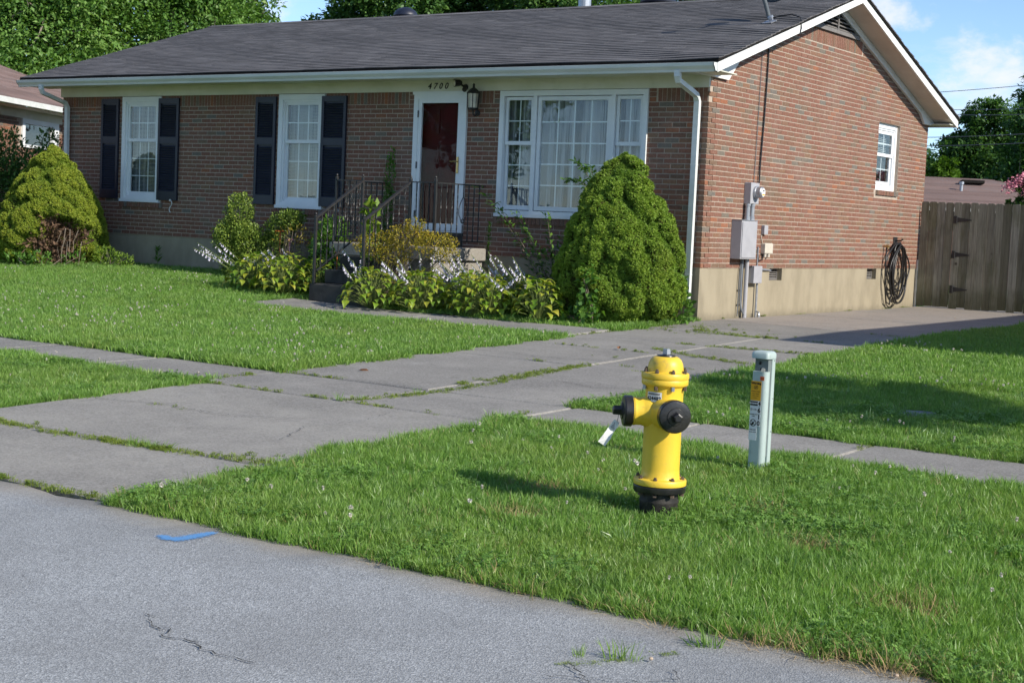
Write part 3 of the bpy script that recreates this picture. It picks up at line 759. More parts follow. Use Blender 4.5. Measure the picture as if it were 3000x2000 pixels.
mb.build('ridge_cap', M_shingle, roof)

# white gable trim: raking fascia, soffit, frieze with pork-chop returns, corner returns
mb = MB()
for s in (1, -1):
    Y = lambda y: y if s > 0 else 2*HM - y
    P = [(.375, Y(-.58), rake(-.58)), (.375, Y(HM), rake(HM)), (.375, Y(HM), rake(HM)+.128), (.375, Y(-.58), rake(-.58)+.128)]
    mb.prism(P if s > 0 else P[::-1], (.025, 0, 0))
mb.build('rake_fascia', M_white, H)
mb = MB()
for s in (1, -1):
    Y = lambda y: y if s > 0 else 2*HM - y
    P = [(0.0, Y(-.56), rake(-.56)+.016), (.375, Y(-.56), rake(-.56)+.016), (.375, Y(HM), rake(HM)+.016), (0.0, Y(HM), rake(HM)+.016)]
    mb.prism(P if s > 0 else P[::-1], (0, 0, .012))
mb.build('rake_soffit', M_soffit, H)
for s in (1, -1):
    Y = lambda y: y if s > 0 else 2*HM - y
    f = lambda y: rake(y)+.012
    a_, b_ = (.44, .80) if s > 0 else (.04, .26)
    P = [(.004, Y(-.42), 2.49), (.004, Y(a_), 2.482), (.004, Y(b_), f(b_)-.115), (.004, Y(HM), f(HM)-.115), (.004, Y(HM), f(HM)), (.004, Y(-.42), f(-.42))]
    mb = MB(); mb.prism(P if s < 0 else P[::-1], (.042, 0, 0)); mb.build('rake_frieze', M_white, H)
#mb.build('rake_frieze', M_white, H)
mb = MB(); mb.box(HX0-.02, 0.004, -.028, .004, ZF, 2.50); mb.build('frieze_board', M_cream, H)
mb = MB(); mb.box(RX0+.02, .372, -.575, 0.02, 2.500, 2.512); mb.build('eave_soffit', M_cream, H)
mb = MB(); mb.box(RX0+.02, .372, -.58, -.565, 2.49, 2.60); mb.build('eave_fascia', M_cream, H)
mb = MB(); mb.box(RX0+.02, .372, HD+.0, 2*HM+.575, 2.50, 2.512); mb.build('eave_soffit', M_cream, H)
# K-style gutter along the front eave
g = [(-.585, 2.475), (-.640, 2.475), (-.652, 2.505), (-.690, 2.545), (-.700, 2.585), (-.688, 2.588), (-.684, 2.556), (-.648, 2.517), (-.636, 2.486), (-.590, 2.486), (-.590, 2.588), (-.583, 2.588)]
mb = MB(); mb.prism([(RX0+.02, y, z) for y, z in g], (.40-RX0-.02, 0, 0)); 
mb.prism([(.385, y, z) for y, z in g[:5]+[(-.583, 2.588)]], (.015, 0, 0)); mb.prism([(RX0+.02, y, z) for y, z in g[:5]+[(-.583, 2.588)]], (.015, 0, 0))
mb.build('gutter', M_gutter, H)
mb = MB(); mb.prism([(RX0+.02, 2*HM-y, z) for y, z in g][::-1], (.37-RX0-.02, 0, 0)); mb.box(.36, .372, 2*HM+.58, 2*HM+.70, 2.475, 2.588); mb.build('gutter', M_gutter, H)
def downspout(x, ztop, zbot, y0=-.64):
    """rectangular pipe with two elbows back to the wall"""
    path = [(y0, 2.50), (y0, 2.43), (y0+.03, 2.37), (-.12, 2.235), (-.075, 2.16), (-.075, zbot)]
    mb = MB(); a, b = .038, .030
    rings = []
    for i, (y, z) in enumerate(path):
        p, n_ = path[max(i-1, 0)], path[min(i+1, len(path)-1)]
        d = np.array([n_[0]-p[0], n_[1]-p[1]]); d = d/np.linalg.norm(d); nrm = np.array([-d[1], d[0]])
        rings += [(x-a, y+nrm[0]*b, z+nrm[1]*b), (x+a, y+nrm[0]*b, z+nrm[1]*b), (x+a, y-nrm[0]*b, z-nrm[1]*b), (x-a, y-nrm[0]*b, z-nrm[1]*b)]
    m = len(path)
    mb.add(rings, [(3, 2, 1, 0), tuple(range(4*m-4, 4*m))] + [(4*i+k, 4*i+(k+1) % 4, 4*i+4+(k+1) % 4, 4*i+4+k) for i in range(m-1) for k in range(4)])
    mb.box(x-.041, x+.041, -.108, -.042, 1.33, 1.342); mb.box(x-.041, x+.041, -.108, -.042, -.10, -.088)
    mb.build('downspout', M_gutter, H)
downspout(-.13, 2.5, -.50); downspout(-12.66, 2.5, -.50)

# gable louvre vent
y0, y1, zs = GV[0], GV[1], GV[2]
vt = MB(); vt.box(.0, .040, y0, y1, zs, zs+.055); vt.box(.006, .038, HM-.02, HM+.02, zs+.055, rake(HM)-.10)
vent = vt.build('gable_vent', M_vent, H)
for q in range(6):
    z = zs+.075+q*.055; hw = (rake(HM)-.02 - z)/.33
    if hw > .05:
        s = MB(); s.obox((.021, HM, z), (.013, 0, -.012), (0, min(hw, .86), 0), (.002, 0, .0022)); s.build('louvre', M_vent, vent)
s = MB(); s.prism([(.0, y0-.1, zs), (.0, y1+.1, zs), (.0, HM, rake(HM))], (.005, 0, 0)); s.build('vent_back', M_dark, vent)

# windows: u right, z up, outside is -y in the window's own frame
def placed(name, parent, loc, rz):
    o = bpy.data.objects.new(name, None); return o
def frame_rect(mb, u0, u1, z0, z1, t, y0, y1, tb=None):
    tb = tb or t
    mb.box(u0, u0+t, y0, y1, z0, z1); mb.box(u1-t, u1, y0, y1, z0, z1); mb.box(u0+t, u1-t, y0, y1, z1-t, z1); mb.box(u0+t, u1-t, y0, y1, z0, z0+tb)
def hung(win, u0, u1, z0, z1, zm, cols, r_up, r_lo, tf=.045):
    """double-hung sash pair as children of win (its own frame)"""
    for nm, a, b, yy, rows in (('sash', zm-.028, z1, .030, r_up), ('sash', z0, zm+.028, .060, r_lo)):
        if nm == 'sash':
            s = MB(); frame_rect(s, u0, u1, a, b, tf, yy-.014, yy+.014, tf+.006 if yy < .05 else tf+.02)
            s.build('sash', M_vinyl, win, local=True)
        lo, hi = a+tf, b-tf
        p = MB(); p.box(u0+tf-.004, u1-tf+.004, yy-.002, yy+.002, lo, hi); p.build('pane', M_glass, win, local=True)
        m = MB()
        for q in range(1, cols): 
            x = u0+tf+(u1-u0-2*tf)*q/cols; m.box(x-.008, x+.008, yy+.004, yy+.011, lo, hi)
        for q in range(1, rows):
            z = lo+(hi-lo)*q/rows; m.box(u0+tf, u1-tf, yy+.0045, yy+.0105, z-.008, z+.008)
        m.build('muntin', M_vinyl, win, local=True)
def attach(me_o, parent, loc, rz=0):
    me_o.parent = parent; me_o.location = tuple(np.array(loc) - wloc(parent)); me_o.rotation_euler = (0, 0, rz); return me_o
def window_std(loc, w, h, rz, depth_=.0, blind=True, cols=3):
    f = MB(); frame_rect(f, 0, w, 0, h, .085, -.022, .09, .06); f.box(-.012, w+.012, -.045, .02, -.018, .028)
    frame_rect(f, .085, w-.085, .06, h-.085, .035, -.004, .085)
    win = link('window', f.mesh('window', M_vinyl)); attach(win, H, loc, rz)
    hung(win, .12, w-.12, .095, h-.12, h*.585, cols, 2, 3)
    if blind:
        b = MB(); z = .10
        while z < h-.13: b.obox((w/2, .135, z), (w/2-.125, 0, 0), (0, .011, .005), (0, -.0004, .0008)); z += .0225
        b.build('blind', M_blind, win, local=True)
    k = MB(); k.box(.09, w-.09, .155, .16, .06, h-.09); k.build('window_back', M_curtain if blind else M_dark, win, local=True)
    return win
window_std((W1[0], 0, W1[2]+.012), W1[1]-W1[0], W1[3]-W1[2]-.02, 0)
window_std((W2[0], 0, W2[2]+.012), W2[1]-W2[0], W2[3]-W2[2]-.02, 0)
# gable window sits back in its reveal
f = MB(); w_, h_ = .95, 1.085
frame_rect(f, 0, w_, 0, h_, .075, .055, .15, .06); frame_rect(f, .075, w_-.075, .06, h_-.075, .03, .07, .145)
win = link('window', f.mesh('window', M_vinyl)); attach(win, H, (0, GOPEN[0][0], 1.282), R(90))
tmp = MB()
for nm, a, b, yy in (('u', .555, .97, .09), ('l', .10, .60, .115)):
    s = MB(); frame_rect(s, .105, w_-.105, a, b, .05, yy-.014, yy+.014); s.build('sash', M_vinyl, win, local=True)
    p = MB(); p.box(.15, w_-.15, yy-.002, yy+.002, a+.05, b-.05); p.build('pane', M_glass, win, local=True)
    m = MB(); m.box(w_/2-.009, w_/2+.009, yy+.004, yy+.011, a+.05, b-.05); z = (a+b)/2; m.box(.15, w_-.15, yy+.0045, yy+.0105, z-.009, z+.009); m.build('muntin', M_vinyl, win, local=True)
b = MB(); z = .62
while z < .93: b.obox((w_/2-.03, .16, z), (.30, 0, 0), (0, .012, .006), (0, -.0004, .0008)); z += .028
b.build('blind', M_blind, win, local=True)
k = MB(); k.box(.08, w_-.08, .19, .195, .06, h_-.08); k.build('window_back', M_dark, win, local=True)

# picture window: side sashes and a large divided light
f = MB(); w_, h_ = PW[1]-PW[0], PW[3]-PW[2]-.02
frame_rect(f, 0, w_, 0, h_, .075, -.024, .09, .075); f.box(-.014, w_+.014, -.05, .02, -.02, .03)
f.box(.575, .635, -.020, .09, .075, h_-.075); f.box(1.85, 1.91, -.020, .09, .075, h_-.075)
pw = link('picture_window', f.mesh('picture_window', M_vinyl)); attach(pw, H, (PW[0], 0, PW[2]+.014))
hung(pw, .085, .565, .085, h_-.085, h_*.585, 2, 2, 3); hung(pw, 1.92, w_-.085, .085, h_-.085, h_*.585, 2, 2, 3)
s = MB(); frame_rect(s, .645, 1.84, .085, h_-.085, .055, .0, .05, .06); s.build('sash', M_vinyl, pw, local=True)
p = MB(); p.box(.695, 1.79, .023, .027, .14, h_-.14); p.build('pane', M_glass, pw, local=True)
m = MB()
for q in range(1, 4): x = .70+(1.785-.70)*q/4; m.box(x-.009, x+.009, .030, .038, .145, h_-.14)
for q in range(1, 5): z = .145+(h_-.285)*q/5; m.box(.70, 1.785, .0305, .0375, z-.009, z+.009)
m.build('muntin', M_vinyl, pw, local=True)
n = 220; u = np.linspace(.05, w_-.05, n)
wob = .030*np.sin(u*30+.9*np.sin(u*7)) + .014*np.sin(u*57+2) + .012*np.sin(u*13)
Vc = []
for z, s in ((.06, 1.25), (.9, 1.0), (h_-.06, .7)):
    for uu, q in zip(u + .03*np.sin(u*5)*(1 if z < 1 else .4), wob): Vc.append((uu, .140+q*s*.85, z))
i = np.concatenate([np.arange(n-1), np.arange(n-1)+n]); cm = npmesh('curtain', np.array(Vc), np.stack([i, i+1, i+1+n, i+n], 1), M_curtain)
cm.polygons.foreach_set('use_smooth', [True]*len(cm.polygons)); link('curtain', cm, pw)
k = MB(); k.box(.05, w_-.05, .195, .20, .05, h_-.05); k.build('window_back', M_dark, pw, local=True)

# louvred shutters
def shutter(u0, u1):
    z0, z1 = .60, 2.302; f = MB(); t = .052
    f.box(u0, u0+t, -.040, -.006, z0, z1); f.box(u1-t, u1, -.040, -.006, z0, z1)
    for a, b in ((z0, z0+.15), (1.545, 1.66), (z1-.085, z1)): f.box(u0+t, u1-t, -.0385, -.006, a, b)
    o = f.build('shutter', M_shut, H)
    k = MB(); k.box(u0+t, u1-t, -.012, -.007, z0+.15, z1-.085); k.build('shutter_back', M_shut, o)
    for a, b in ((z0+.15, 1.545), (1.66, z1-.085)):
        z = a+.018
        while z < b-.01:
            s = MB(); s.obox(((u0+u1)/2, -.026, z), ((u1-u0)/2-t, 0, 0), (0, .012, .014), (0, -.0018, .0022)); s.build('slat', M_shut, o); z += .0385
for u0, u1 in ((-11.80, -11.36), (-10.36, -9.87), (-8.10, -7.66), (-6.69, -6.19)): shutter(u0, u1)
def scroll(parent, name, pts, r, mat, loc=None):
    mb = MB(); mb.tube(pts, r, 6); return mb.build(name, mat, parent)
def s_curve(cx, cy, cz, h, flip=1):
    P = []
    for q in np.linspace(-1, 1, 21):
        P.append((cx + flip*.030*math.sin(q*math.pi), cy, cz + q*h/2))
    for t in np.linspace(0, 4.2, 8)[1:]: P.append((P[20][0] + flip*(-.016+.016*math.cos(t)), cy, P[20][2] + .016*math.sin(t)))
    return P
for x in (-9.99, -6.30):
    mb = MB(); mb.tube(s_curve(x, -.05, .50, .20), .007, 6); mb.build('shutter_holdback', M_white, H)

# storm door over a red door
f = MB(); frame_rect(f, DR[0], DR[1], .30, 2.325, .085, -.035, .10, .02); f.box(DR[0]-.02, DR[1]+.04, -.045, -.0, 2.305, 2.345); 
door = f.build('front_door', M_vinyl, H)
s = MB(); frame_rect(s, DR[0]+.088, DR[1]-.088, .325, 2.24, .062, -.030, .005, .10); s.build('storm_door', M_vinyl, door)
p = MB(); p.box(DR[0]+.148, DR[1]-.148, -.016, -.012, .42, 2.18); p.build('pane', M_doorglass, door)
s = MB(); s.box(DR[0]+.08, DR[1]-.08, .075, .11, .32, 2.25)
for a, b, c, d in ((.20, .42, .5, 1.0), (.55, .77, .5, 1.0), (.20, .42, 1.12, 1.62), (.55, .77, 1.12, 1.62), (.20, .42, 1.74, 2.1), (.55, .77, 1.74, 2.1)): s.box(DR[0]+a, DR[0]+b, .066, .076, c, d)
s.build('inner_door', M_door, door)
h = MB(); h.bbox(DR[1]-.135, DR[1]-.105, -.046, -.030, 1.16, 1.40, .004); h.tube([(DR[1]-.12, -.045, 1.33), (DR[1]-.12, -.075, 1.33), (DR[1]-.15, -.085, 1.335), (DR[1]-.20, -.082, 1.325), (DR[1]-.225, -.080, 1.335)], .009, 8)
h.build('handle', M_brass, door)
for z in (.55, 1.27, 2.02):
    h = MB(); h.box(DR[0]+.080, DR[0]+.096, -.043, -.030, z-.05, z+.05); h.build('hinge', M_iron, door)
t_ = MB(); t_.box(DR[0]-.01, DR[1]+.01, -.05, .15, .255, .30); t_.box(DR[0]+.0, DR[1]-.0, -.012, .15, .10, .255); t_.build('threshold', M_step, door)

# lettering as real outlines
def text_mesh(txt, size, ext=.001, shear=0.0, align='CENTER', bold=0.0, spacing=1.0):
    cu = bpy.data.curves.new('txt', 'FONT'); cu.body = txt; cu.size = size; cu.extrude = ext; cu.shear = shear; cu.align_x = align; cu.align_y = 'CENTER'
    cu.offset = bold; cu.space_character = spacing; cu.resolution_u = 3
    ob = bpy.data.objects.new('txt', cu); col.objects.link(ob)
    dg = bpy.context.evaluated_depsgraph_get(); dg.update()
    me = bpy.data.meshes.new_from_object(ob.evaluated_get(dg))
    bpy.data.objects.remove(ob); bpy.data.curves.remove(cu)
    return me
for ch, x in zip('4700', (-4.595, -4.49, -4.39, -4.285)):
    me = text_mesh(ch, .125, .004, .28); me.materials.append(M_ink); me.name = 'house_number'
    o = link('house_number', me); o.rotation_euler = (R(90), 0, 0); o.parent = H; o.location = tuple(np.array((x, -.034, 2.418)) - wloc(H))

# ------------------------------------------------------------------ steps, landing and railings
G0 = lambda x, y: float(gz(x, y))
steps = empty('entry_steps', (-4.4, -1.1, -.75), 'dark concrete front steps and landing below the red door', 'steps')
LX0, LX1, LY, LT = -5.38, -3.45, -1.22, .095
mb = MB(); mb.bbox(LX0, LX1, LY, -.03, LT-.18, LT, .012); mb.build('landing', M_slabtop, steps)
mb = MB(); mb.box(LX0+.06, LX1-.06, LY+.05, -.03, -1.0, LT-.182); mb.build('landing_base', M_slabtop, steps)
for q, (z, y) in enumerate(((-.09, -1.52), (-.28, -1.83), (-.47, -2.14))):
    mb = MB(); mb.bbox(-4.90, -3.90, y, LY+.045-.02*q, -1.0 if q == 2 else z-.19, z, .012); mb.build('step', M_step, steps)

def twisted(mb, x, y, z0, z1, r=.0085):
    """square bar with a twist over its middle"""
    n = 14; vs = []
    for q in range(n+1):
        t = q/n; a = 0 if t < .12 else (R(720)*(t-.12)/.76 if t < .88 else R(720))
        for k in range(4): vs.append((x+r*1.2*math.cos(a+k*math.pi/2+.785), y+r*1.2*math.sin(a+k*math.pi/2+.785), z0+(z1-z0)*t))
    mb.add(vs, [(4*i+k, 4*i+(k+1) % 4, 4*i+4+(k+1) % 4, 4*i+4+k) for i in range(n) for k in range(4)])
def rail_side(xs_, xc, label):
    """xs_: x of the stair flight side, xc: x of the landing corner"""
    rl = empty('stair_railing', (xs_, -1.2, LT), label, 'railing', 'wrought iron railings of the front steps')
    yt, yb = -1.17, -2.13
    def post(x, y, z0, z1):
        m = MB(); m.box(x-.017, x+.017, y-.017, y+.017, z0, z1); m.lathe([(.024, 0), (.024, .012), (.010, .02), (.018, .035), (.012, .05), (0, .056)], (x, y, z1), n=10); m.build('post', M_iron, rl)
    post(xs_, yt, LT, 1.02); post(xs_, yb, -.47, .45); post(xc, yt, LT, 1.02)
    def bar(p, q, hw=.017, hh=.008):
        p, q = np.array(p), np.array(q); d = (q-p)/2; dn = d/np.linalg.norm(d); s = np.cross(dn, [0, 0, 1.]); s = s/np.linalg.norm(s); u = np.cross(s, dn)
        m = MB(); m.obox((p+q)/2, d, s*hw, u*hh); m.build('rail', M_iron, rl)
    bar((xs_, yb, .43), (xs_, yt, .985), .020, .012); bar((xs_, yb, -.32), (xs_, yt, .235), .012, .008)
    bar((xs_, yt, .985), (xc, yt, .985)); bar((xs_, yt, .185), (xc, yt, .185), .012, .008)
    bar((xc, yt, .985), (xc, -.02, .985)); bar((xc, yt, .185), (xc, -.02, .185), .012, .008)
    def bal(x, y, z0, z1):
        m = MB(); twisted(m, x, y, z0, z1); m.build('baluster', M_iron, rl)
    for t in np.arange(1, 8)/8.0:
        y = yb+(yt-yb)*t; bal(xs_, y, -.32+.555*t, .43+.555*t)
    for t in np.arange(1, 4)/4.0: bal(xs_+(xc-xs_)*t, yt, .19, .98)
    for t in np.arange(1, 9)/9.0:
        if abs(t-.55) < .06: continue
        bal(xc, yt+(-.02-yt)*t, .19, .98)
    # scrolled ornament in the landing side
    yo = yt+(-.02-yt)*.56; P = []
    m = MB()
    for s in (1, -1):
        P = [(xc, yo+s*(.012+.085*math.sin(a)*(1 if a < 2.2 else .8)), .80-.38*a/math.pi) for a in np.linspace(0, math.pi*.86, 14)]
        e0 = P[-1]; P += [(xc, e0[1]+s*(-.035+.035*math.cos(b))*1, e0[2]-.030*math.sin(b)) for b in np.linspace(0, 4.5, 9)[1:]]
        m.tube(P, .0065, 6)
    m.tube([(xc, yo, .98), (xc, yo, .80)], .0065, 6); m.tube([(xc, yo, .42), (xc, yo, .19)], .0065, 6)
    m.build('scroll', M_iron, rl)
rail_side(-4.83, -5.32, 'black iron railing on the window side of the front steps, twisted balusters')
rail_side(-3.96, -3.52, 'black iron railing in front of the red door, twisted balusters')

# wall lantern, floodlight
ln = empty('wall_lantern', (-3.72, -.02, 2.0), 'black lantern with pale glass on the brick beside the red door', 'lantern')
mb = MB(); mb.lathe([(.045, 0), (.045, .012), (.02, .02)], (-3.72, 0, 2.03), (0, -1, 0), 12); mb.tube([(-3.72, -.015, 2.03), (-3.72, -.06, 1.985), (-3.72, -.11, 2.0), (-3.72, -.12, 2.07)], .011, 8); mb.build('bracket', M_iron, ln)
mb = MB(); mb.lathe([(.062, 0), (.075, .01), (.078, .03)], (-3.72, -.12, 2.065), n=6); mb.lathe([(.100, 0), (.095, .015), (.045, .07), (.018, .085), (.014, .115), (.02, .125), (.004, .15)], (-3.72, -.12, 2.295), n=6)
for k in range(6):
    a = k*math.pi/3; x, y = -3.72+.080*math.cos(a), -.12+.080*math.sin(a); mb.tube([(x, y, 2.09), (x*1+(.012*math.cos(a)), y+.012*math.sin(a), 2.30)], .006, 5)
mb.build('cage', M_iron, ln)
mb = MB(); mb.lathe([(.068, 0), (.077, .205)], (-3.72, -.12, 2.092), n=6); mb.build('glass', M_lamp, ln)
fl = empty('floodlight', (-3.98, -.03, 2.43), 'black security floodlight on the frieze beside the house number', 'floodlight')
mb = MB(); mb.lathe([(.045, 0), (.04, .02), (.018, .03)], (-3.93, -.028, 2.40), (0, -1, 0), 14); mb.tube([(-3.93, -.05, 2.40), (-3.95, -.09, 2.42), (-3.98, -.10, 2.44)], .016, 8); mb.build('mount', M_iron, fl)
mb = MB(); mb.lathe([(.030, 0), (.045, .03), (.050, .09), (.058, .115)], (-3.96, -.095, 2.455), (-.45, -.75, -.10), 16); mb.build('lamp_head', M_iron, fl)
mb = MB(); mb.lathe([(.050, .118), (.03, .124)], (-3.96, -.095, 2.455), (-.45, -.75, -.10), 16); mb.build('lens', M_lamp, fl)
mb = MB(); mb.lathe([(.024, 0), (.034, .03), (.034, .06)], (-3.91, -.07, 2.385), (.3, -.7, -.5), 14); mb.build('sensor', M_iron, fl)

# ------------------------------------------------------------------ meters, pipes, cable and hose on the gable wall
em = empty('electric_meter', (0, 1.28, .88), 'grey electric meter with round glass on the gable brick', 'meter')
mb = MB(); mb.bbox(.003, .10, 1.16, 1.42, .885, 1.175, .006); mb.build('meter_box', M_panel, em)
mb = MB(); mb.lathe([(.088, 0), (.088, .03), (.078, .035), (.078, .10), (.060, .118)], (.10, 1.31, 1.045), (1, 0, 0), 24); mb.build('meter_cover', M_galv, em)
mb = MB(); mb.lathe([(.058, .1185), (.05, .120)], (.10, 1.31, 1.045), (1, 0, 0), 24); mb.build('dial', M_paper, em)
mb = MB(); mb.box(.2205, .2215, 1.272, 1.348, 1.005, 1.025); mb.build('meter_label', M_sgold, em)
mb = MB(); mb.box(.2205, .2215, 1.285, 1.335, 1.06, 1.075); mb.build('meter_display', M_ink, em)
pb = empty('breaker_box', (0, 1.06, .13), 'large grey breaker box under the round electric meter', 'breaker box')
mb = MB(); mb.bbox(.003, .15, .84, 1.32, .13, .65, .006); mb.build('cabinet', M_panel, pb)
mb = MB(); mb.bbox(.151, .160, .86, 1.30, .15, .632, .003); mb.build('door', M_panel, pb)
mb = MB(); mb.box(.003, .155, .835, 1.325, .652, .662); mb.build('rain_hood', M_galv, pb)
for y in (1.185, 1.32):
    mb = MB(); mb.tube([(.055, y, .662), (.055, y, .886)], .036, 14); mb.lathe([(.043, 0), (.043, .05)], (.055, y, .664), n=14); mb.lathe([(.043, 0), (.043, .03)], (.055, y, .855), n=14); mb.build('conduit', M_galv, pb)
mb = MB(); mb.tube([(.05, 1.27, .13), (.05, 1.27, G0(0, 1.27)-.03)], .030, 14); mb.build('conduit', M_panel, pb)
for y, r in ((1.145, .008), (1.175, .010), (1.205, .008)):
    mb = MB(); mb.tube([(.02, y, .13), (.02, y-.01, -.2), (.02, y, -.45), (.03, y+.01, -.55), (.05, y+.06, -.63), (.06, y+.12, -.655)] if y > 1.15 else [(.02, y, .12), (.018, y-.02, -.15), (.018, y-.03, -.66)], r, 7); mb.build('cable', M_galv if y > 1.19 else M_wire, pb)
for z in (-.3, -.5): 
    mb = MB(); mb.box(0.0, .012, 1.12, 1.23, z-.008, z+.008); mb.build('strap', M_bolt, pb)
mb = MB(); mb.tube([(.03, 1.30, .128), (.03, 1.33, .06), (.04, 1.37, .02), (.05, 1.42, .03)], .011, 7); mb.build('cable', M_rubber, pb)
ub = empty('utility_box', (0, 1.54, -.2), 'pale grey utility box low on the wall between pipe and crawl vent', 'utility box')
mb = MB(); mb.bbox(.0, .09, 1.42, 1.68, -.205, .035, .005); mb.build('cabinet', M_panel, ub)
mb = MB(); mb.tube([(.03, 1.66, -.205), (.03, 1.665, G0(0, 1.66)-.02)], .016, 10); mb.build('conduit', M_galv, ub)
mb = MB(); mb.tube([(.012, 1.67, .30), (.012, 1.67, .03)], .011, 8); mb.build('conduit', M_galv, ub)
mb = MB(); mb.tube([(.02, 1.68, 0.0), (.02, 1.8, -.015), (.02, 1.95, -.02), (.0, 2.14, -.03)], .012, 7); mb.build('cable', M_galv, ub)
sb_ = empty('junction_box', (0, 1.82, .47), 'small grey junction box beside the breaker box', 'junction box')
mb = MB(); mb.bbox(.003, .05, 1.76, 1.88, .475, .605, .006); mb.build('cover', M_panel, sb_)
mb = MB(); mb.tube([(.012, 1.77, .475), (.012, 1.75, .43), (.012, 1.82, .33), (.012, 1.84, .28)], .006, 6); mb.build('cable', M_beige, sb_)
cb = empty('phone_box', (0, 1.9, .18), 'beige phone junction box with two stub connectors on the brick', 'phone box')
mb = MB(); mb.bbox(.003, .065, 1.78, 2.04, .205, .355, .012); mb.build('cover', M_beige, cb)
for y in (1.85, 1.96):
    mb = MB(); mb.lathe([(.022, 0), (.022, .045), (.026, .05)], (.035, y, .158), n=10); mb.build('connector', M_beige, cb)
mb = MB(); mb.tube([(.02, 1.83, .2), (.02, 1.80, .12), (.02, 1.70, .10), (.015, 1.67, .20)], .008, 6); mb.build('cable', M_rubber, cb)
mb = MB(); mb.lathe([(.018, 0), (.02, .05), (.012, .07), (.012, .09)], (.10, 1.62, G0(.1, 1.62)-.01), n=10); mb.tube([(.10, 1.62, G0(0, 1.6)+.07), (.06, 1.62, G0(0, 1.6)+.085)], .012, 8)
tag(mb.build('pipe_stub', M_galv), 'small metal stub standing at the wall foot beside the conduits', 'pipe stub')
cbl = empty('service_cable', (0, 1.6, 1.18), 'black service cable running down the gable from the dish to the meter', 'cable')
mb = MB(); mb.tube([(.018, 1.645, rake(1.64)-.0), (.018, 1.64, 2.6), (.018, 1.615, 2.0), (.018, 1.575, 1.45), (.03, 1.545, 1.177)], .012, 8); mb.build('cable', M_rubber, cbl)
mb = MB(); mb.tube([(.012, 1.47, rake(1.47)), (.012, 1.455, 2.6), (.012, 1.44, 2.0), (.012, 1.43, 1.45), (.012, 1.42, 1.18)], .005, 6); mb.build('thin_wire', M_wire, cbl)
hs = empty('garden_hose', (.06, 6.9, -.6), 'black garden hose looped on a hanger near the fence gate', 'hose')
mb = MB()
for q in range(9):
    y0 = 6.90+random.uniform(-.12, .16); hw = random.uniform(.20, .40); zb = -.58+random.uniform(-.02, .34); zt = .40+random.uniform(-.03, .05); xo = .04+.012*q
    P = []
    for a in np.linspace(0, 2*math.pi, 40):
        s, c_ = math.sin(a), math.cos(a); z = (zt+zb)/2 + (zt-zb)/2*c_
        yy = y0 + hw*s*(1 - .45*max(0, c_)**1.5) + .03*math.sin(3*a+q)
        P.append((xo+.012*math.sin(2*a+q), yy, z))
    mb.tube(P, .0135, 7, cap=False)
mb.tube([(.05, 6.43, .35), (.06, 6.40, .1), (.06, 6.42, -.25), (.05, 6.55, -.55), (.06, 6.68, -.60), (.07, 6.72, -.3), (.06, 6.72, .1), (.07, 6.80, .40)], .0135, 8)
mb.sm = True; mb.build('loops', M_rubber, hs, smooth=True)
mb = MB(); mb.tube([(.0, 6.92, .47), (.10, 6.92, .47), (.14, 6.92, .50)], .012, 8); mb.obox((.005, 6.92, .43), (.004, 0, 0), (0, .09, 0), (0, 0, .10)); mb.tube([(.01, 6.80, .40), (.06, 6.83, .44), (.06, 7.03, .44), (.01, 7.06, .40)], .010, 8); mb.build('hanger', M_iron, hs)
mb = MB(); mb.lathe([(.014, 0), (.014, .06), (.020, .065), (.020, .09), (.012, .1)], (0, 6.43, .37), (1, 0, 0), 10); mb.tube([(.07, 6.43, .37), (.08, 6.43, .33)], .014, 8); mb.lathe([(.025, 0), (.025, .01)], (.06, 6.43, .395), (0, 0, 1), 8)
mb.build('spigot', M_brass, hs)

# ------------------------------------------------------------------ roof furniture
dish = empty('satellite_dish', (-.05, 1.75, 3.37), 'dark grey satellite dish on a bent mast near the gable edge', 'satellite dish')
zb = rt(1.75)+.012
mb = MB(); mb.obox((-.05, 1.75, zb+.006), (.07, 0, 0), (0, .09, .03), (0, -.002, .006)); mb.lathe([(.035, -.03), (.042, 0), (.035, .03)], (-.03, 1.74, zb+.06), (1, 0, .1), 12); mb.build('foot', M_galv, dish)
mb = MB(); mb.tube([(-.05, 1.74, zb+.05), (-.10, 1.70, zb+.25), (-.135, 1.68, zb+.36), (-.13, 1.68, zb+.42), (-.10, 1.74, zb+.58)], .030, 12); mb.build('mast', M_dish, dish)
dax = np.array([-.20, -.86, .46]); dax = dax/np.linalg.norm(dax)
mb = MB(); mb.lathe([(.0, -.045), (.12, -.035), (.22, -.010), (.30, .035), (.305, .04), (.30, .046), (.22, .002), (.12, -.024), (0, -.034)], (-.06, 2.10, zb+.55), dax, 32); mb.build('reflector', M_dishb, dish, smooth=True)
mb = MB(); mb.obox((-.10, 1.80, zb+.50), (.05, .02, 0), (-.02, .06, .01), (0, -.01, .06)); mb.build('bracket', M_iron, dish)
mb = MB(); mb.tube([(-.1, 1.72, zb+.50), (-.06, 1.45, zb+.46), (-.05, 1.30, zb+.62)], .014, 8); mb.obox((-.05, 1.28, zb+.66), (.03, 0, 0), (0, .05, .03), (0, -.02, .04)); mb.build('feed_arm', M_dish, dish)
mb = MB(); mb.tube([(-.03, 1.75, zb+.05), (.10, 1.78, rt(1.78)+.09), (.26, 1.80, rt(1.8)+.10), (.39, 1.81, rt(1.81)+.05), (.412, 1.80, rake(1.8)+.06), (.408, 1.78, rake(1.78)-.01), (.30, 1.75, rake(1.75)-.01), (.03, 1.66, rake(1.66)-.05)], .010, 7); mb.build('cable', M_rubber, dish)
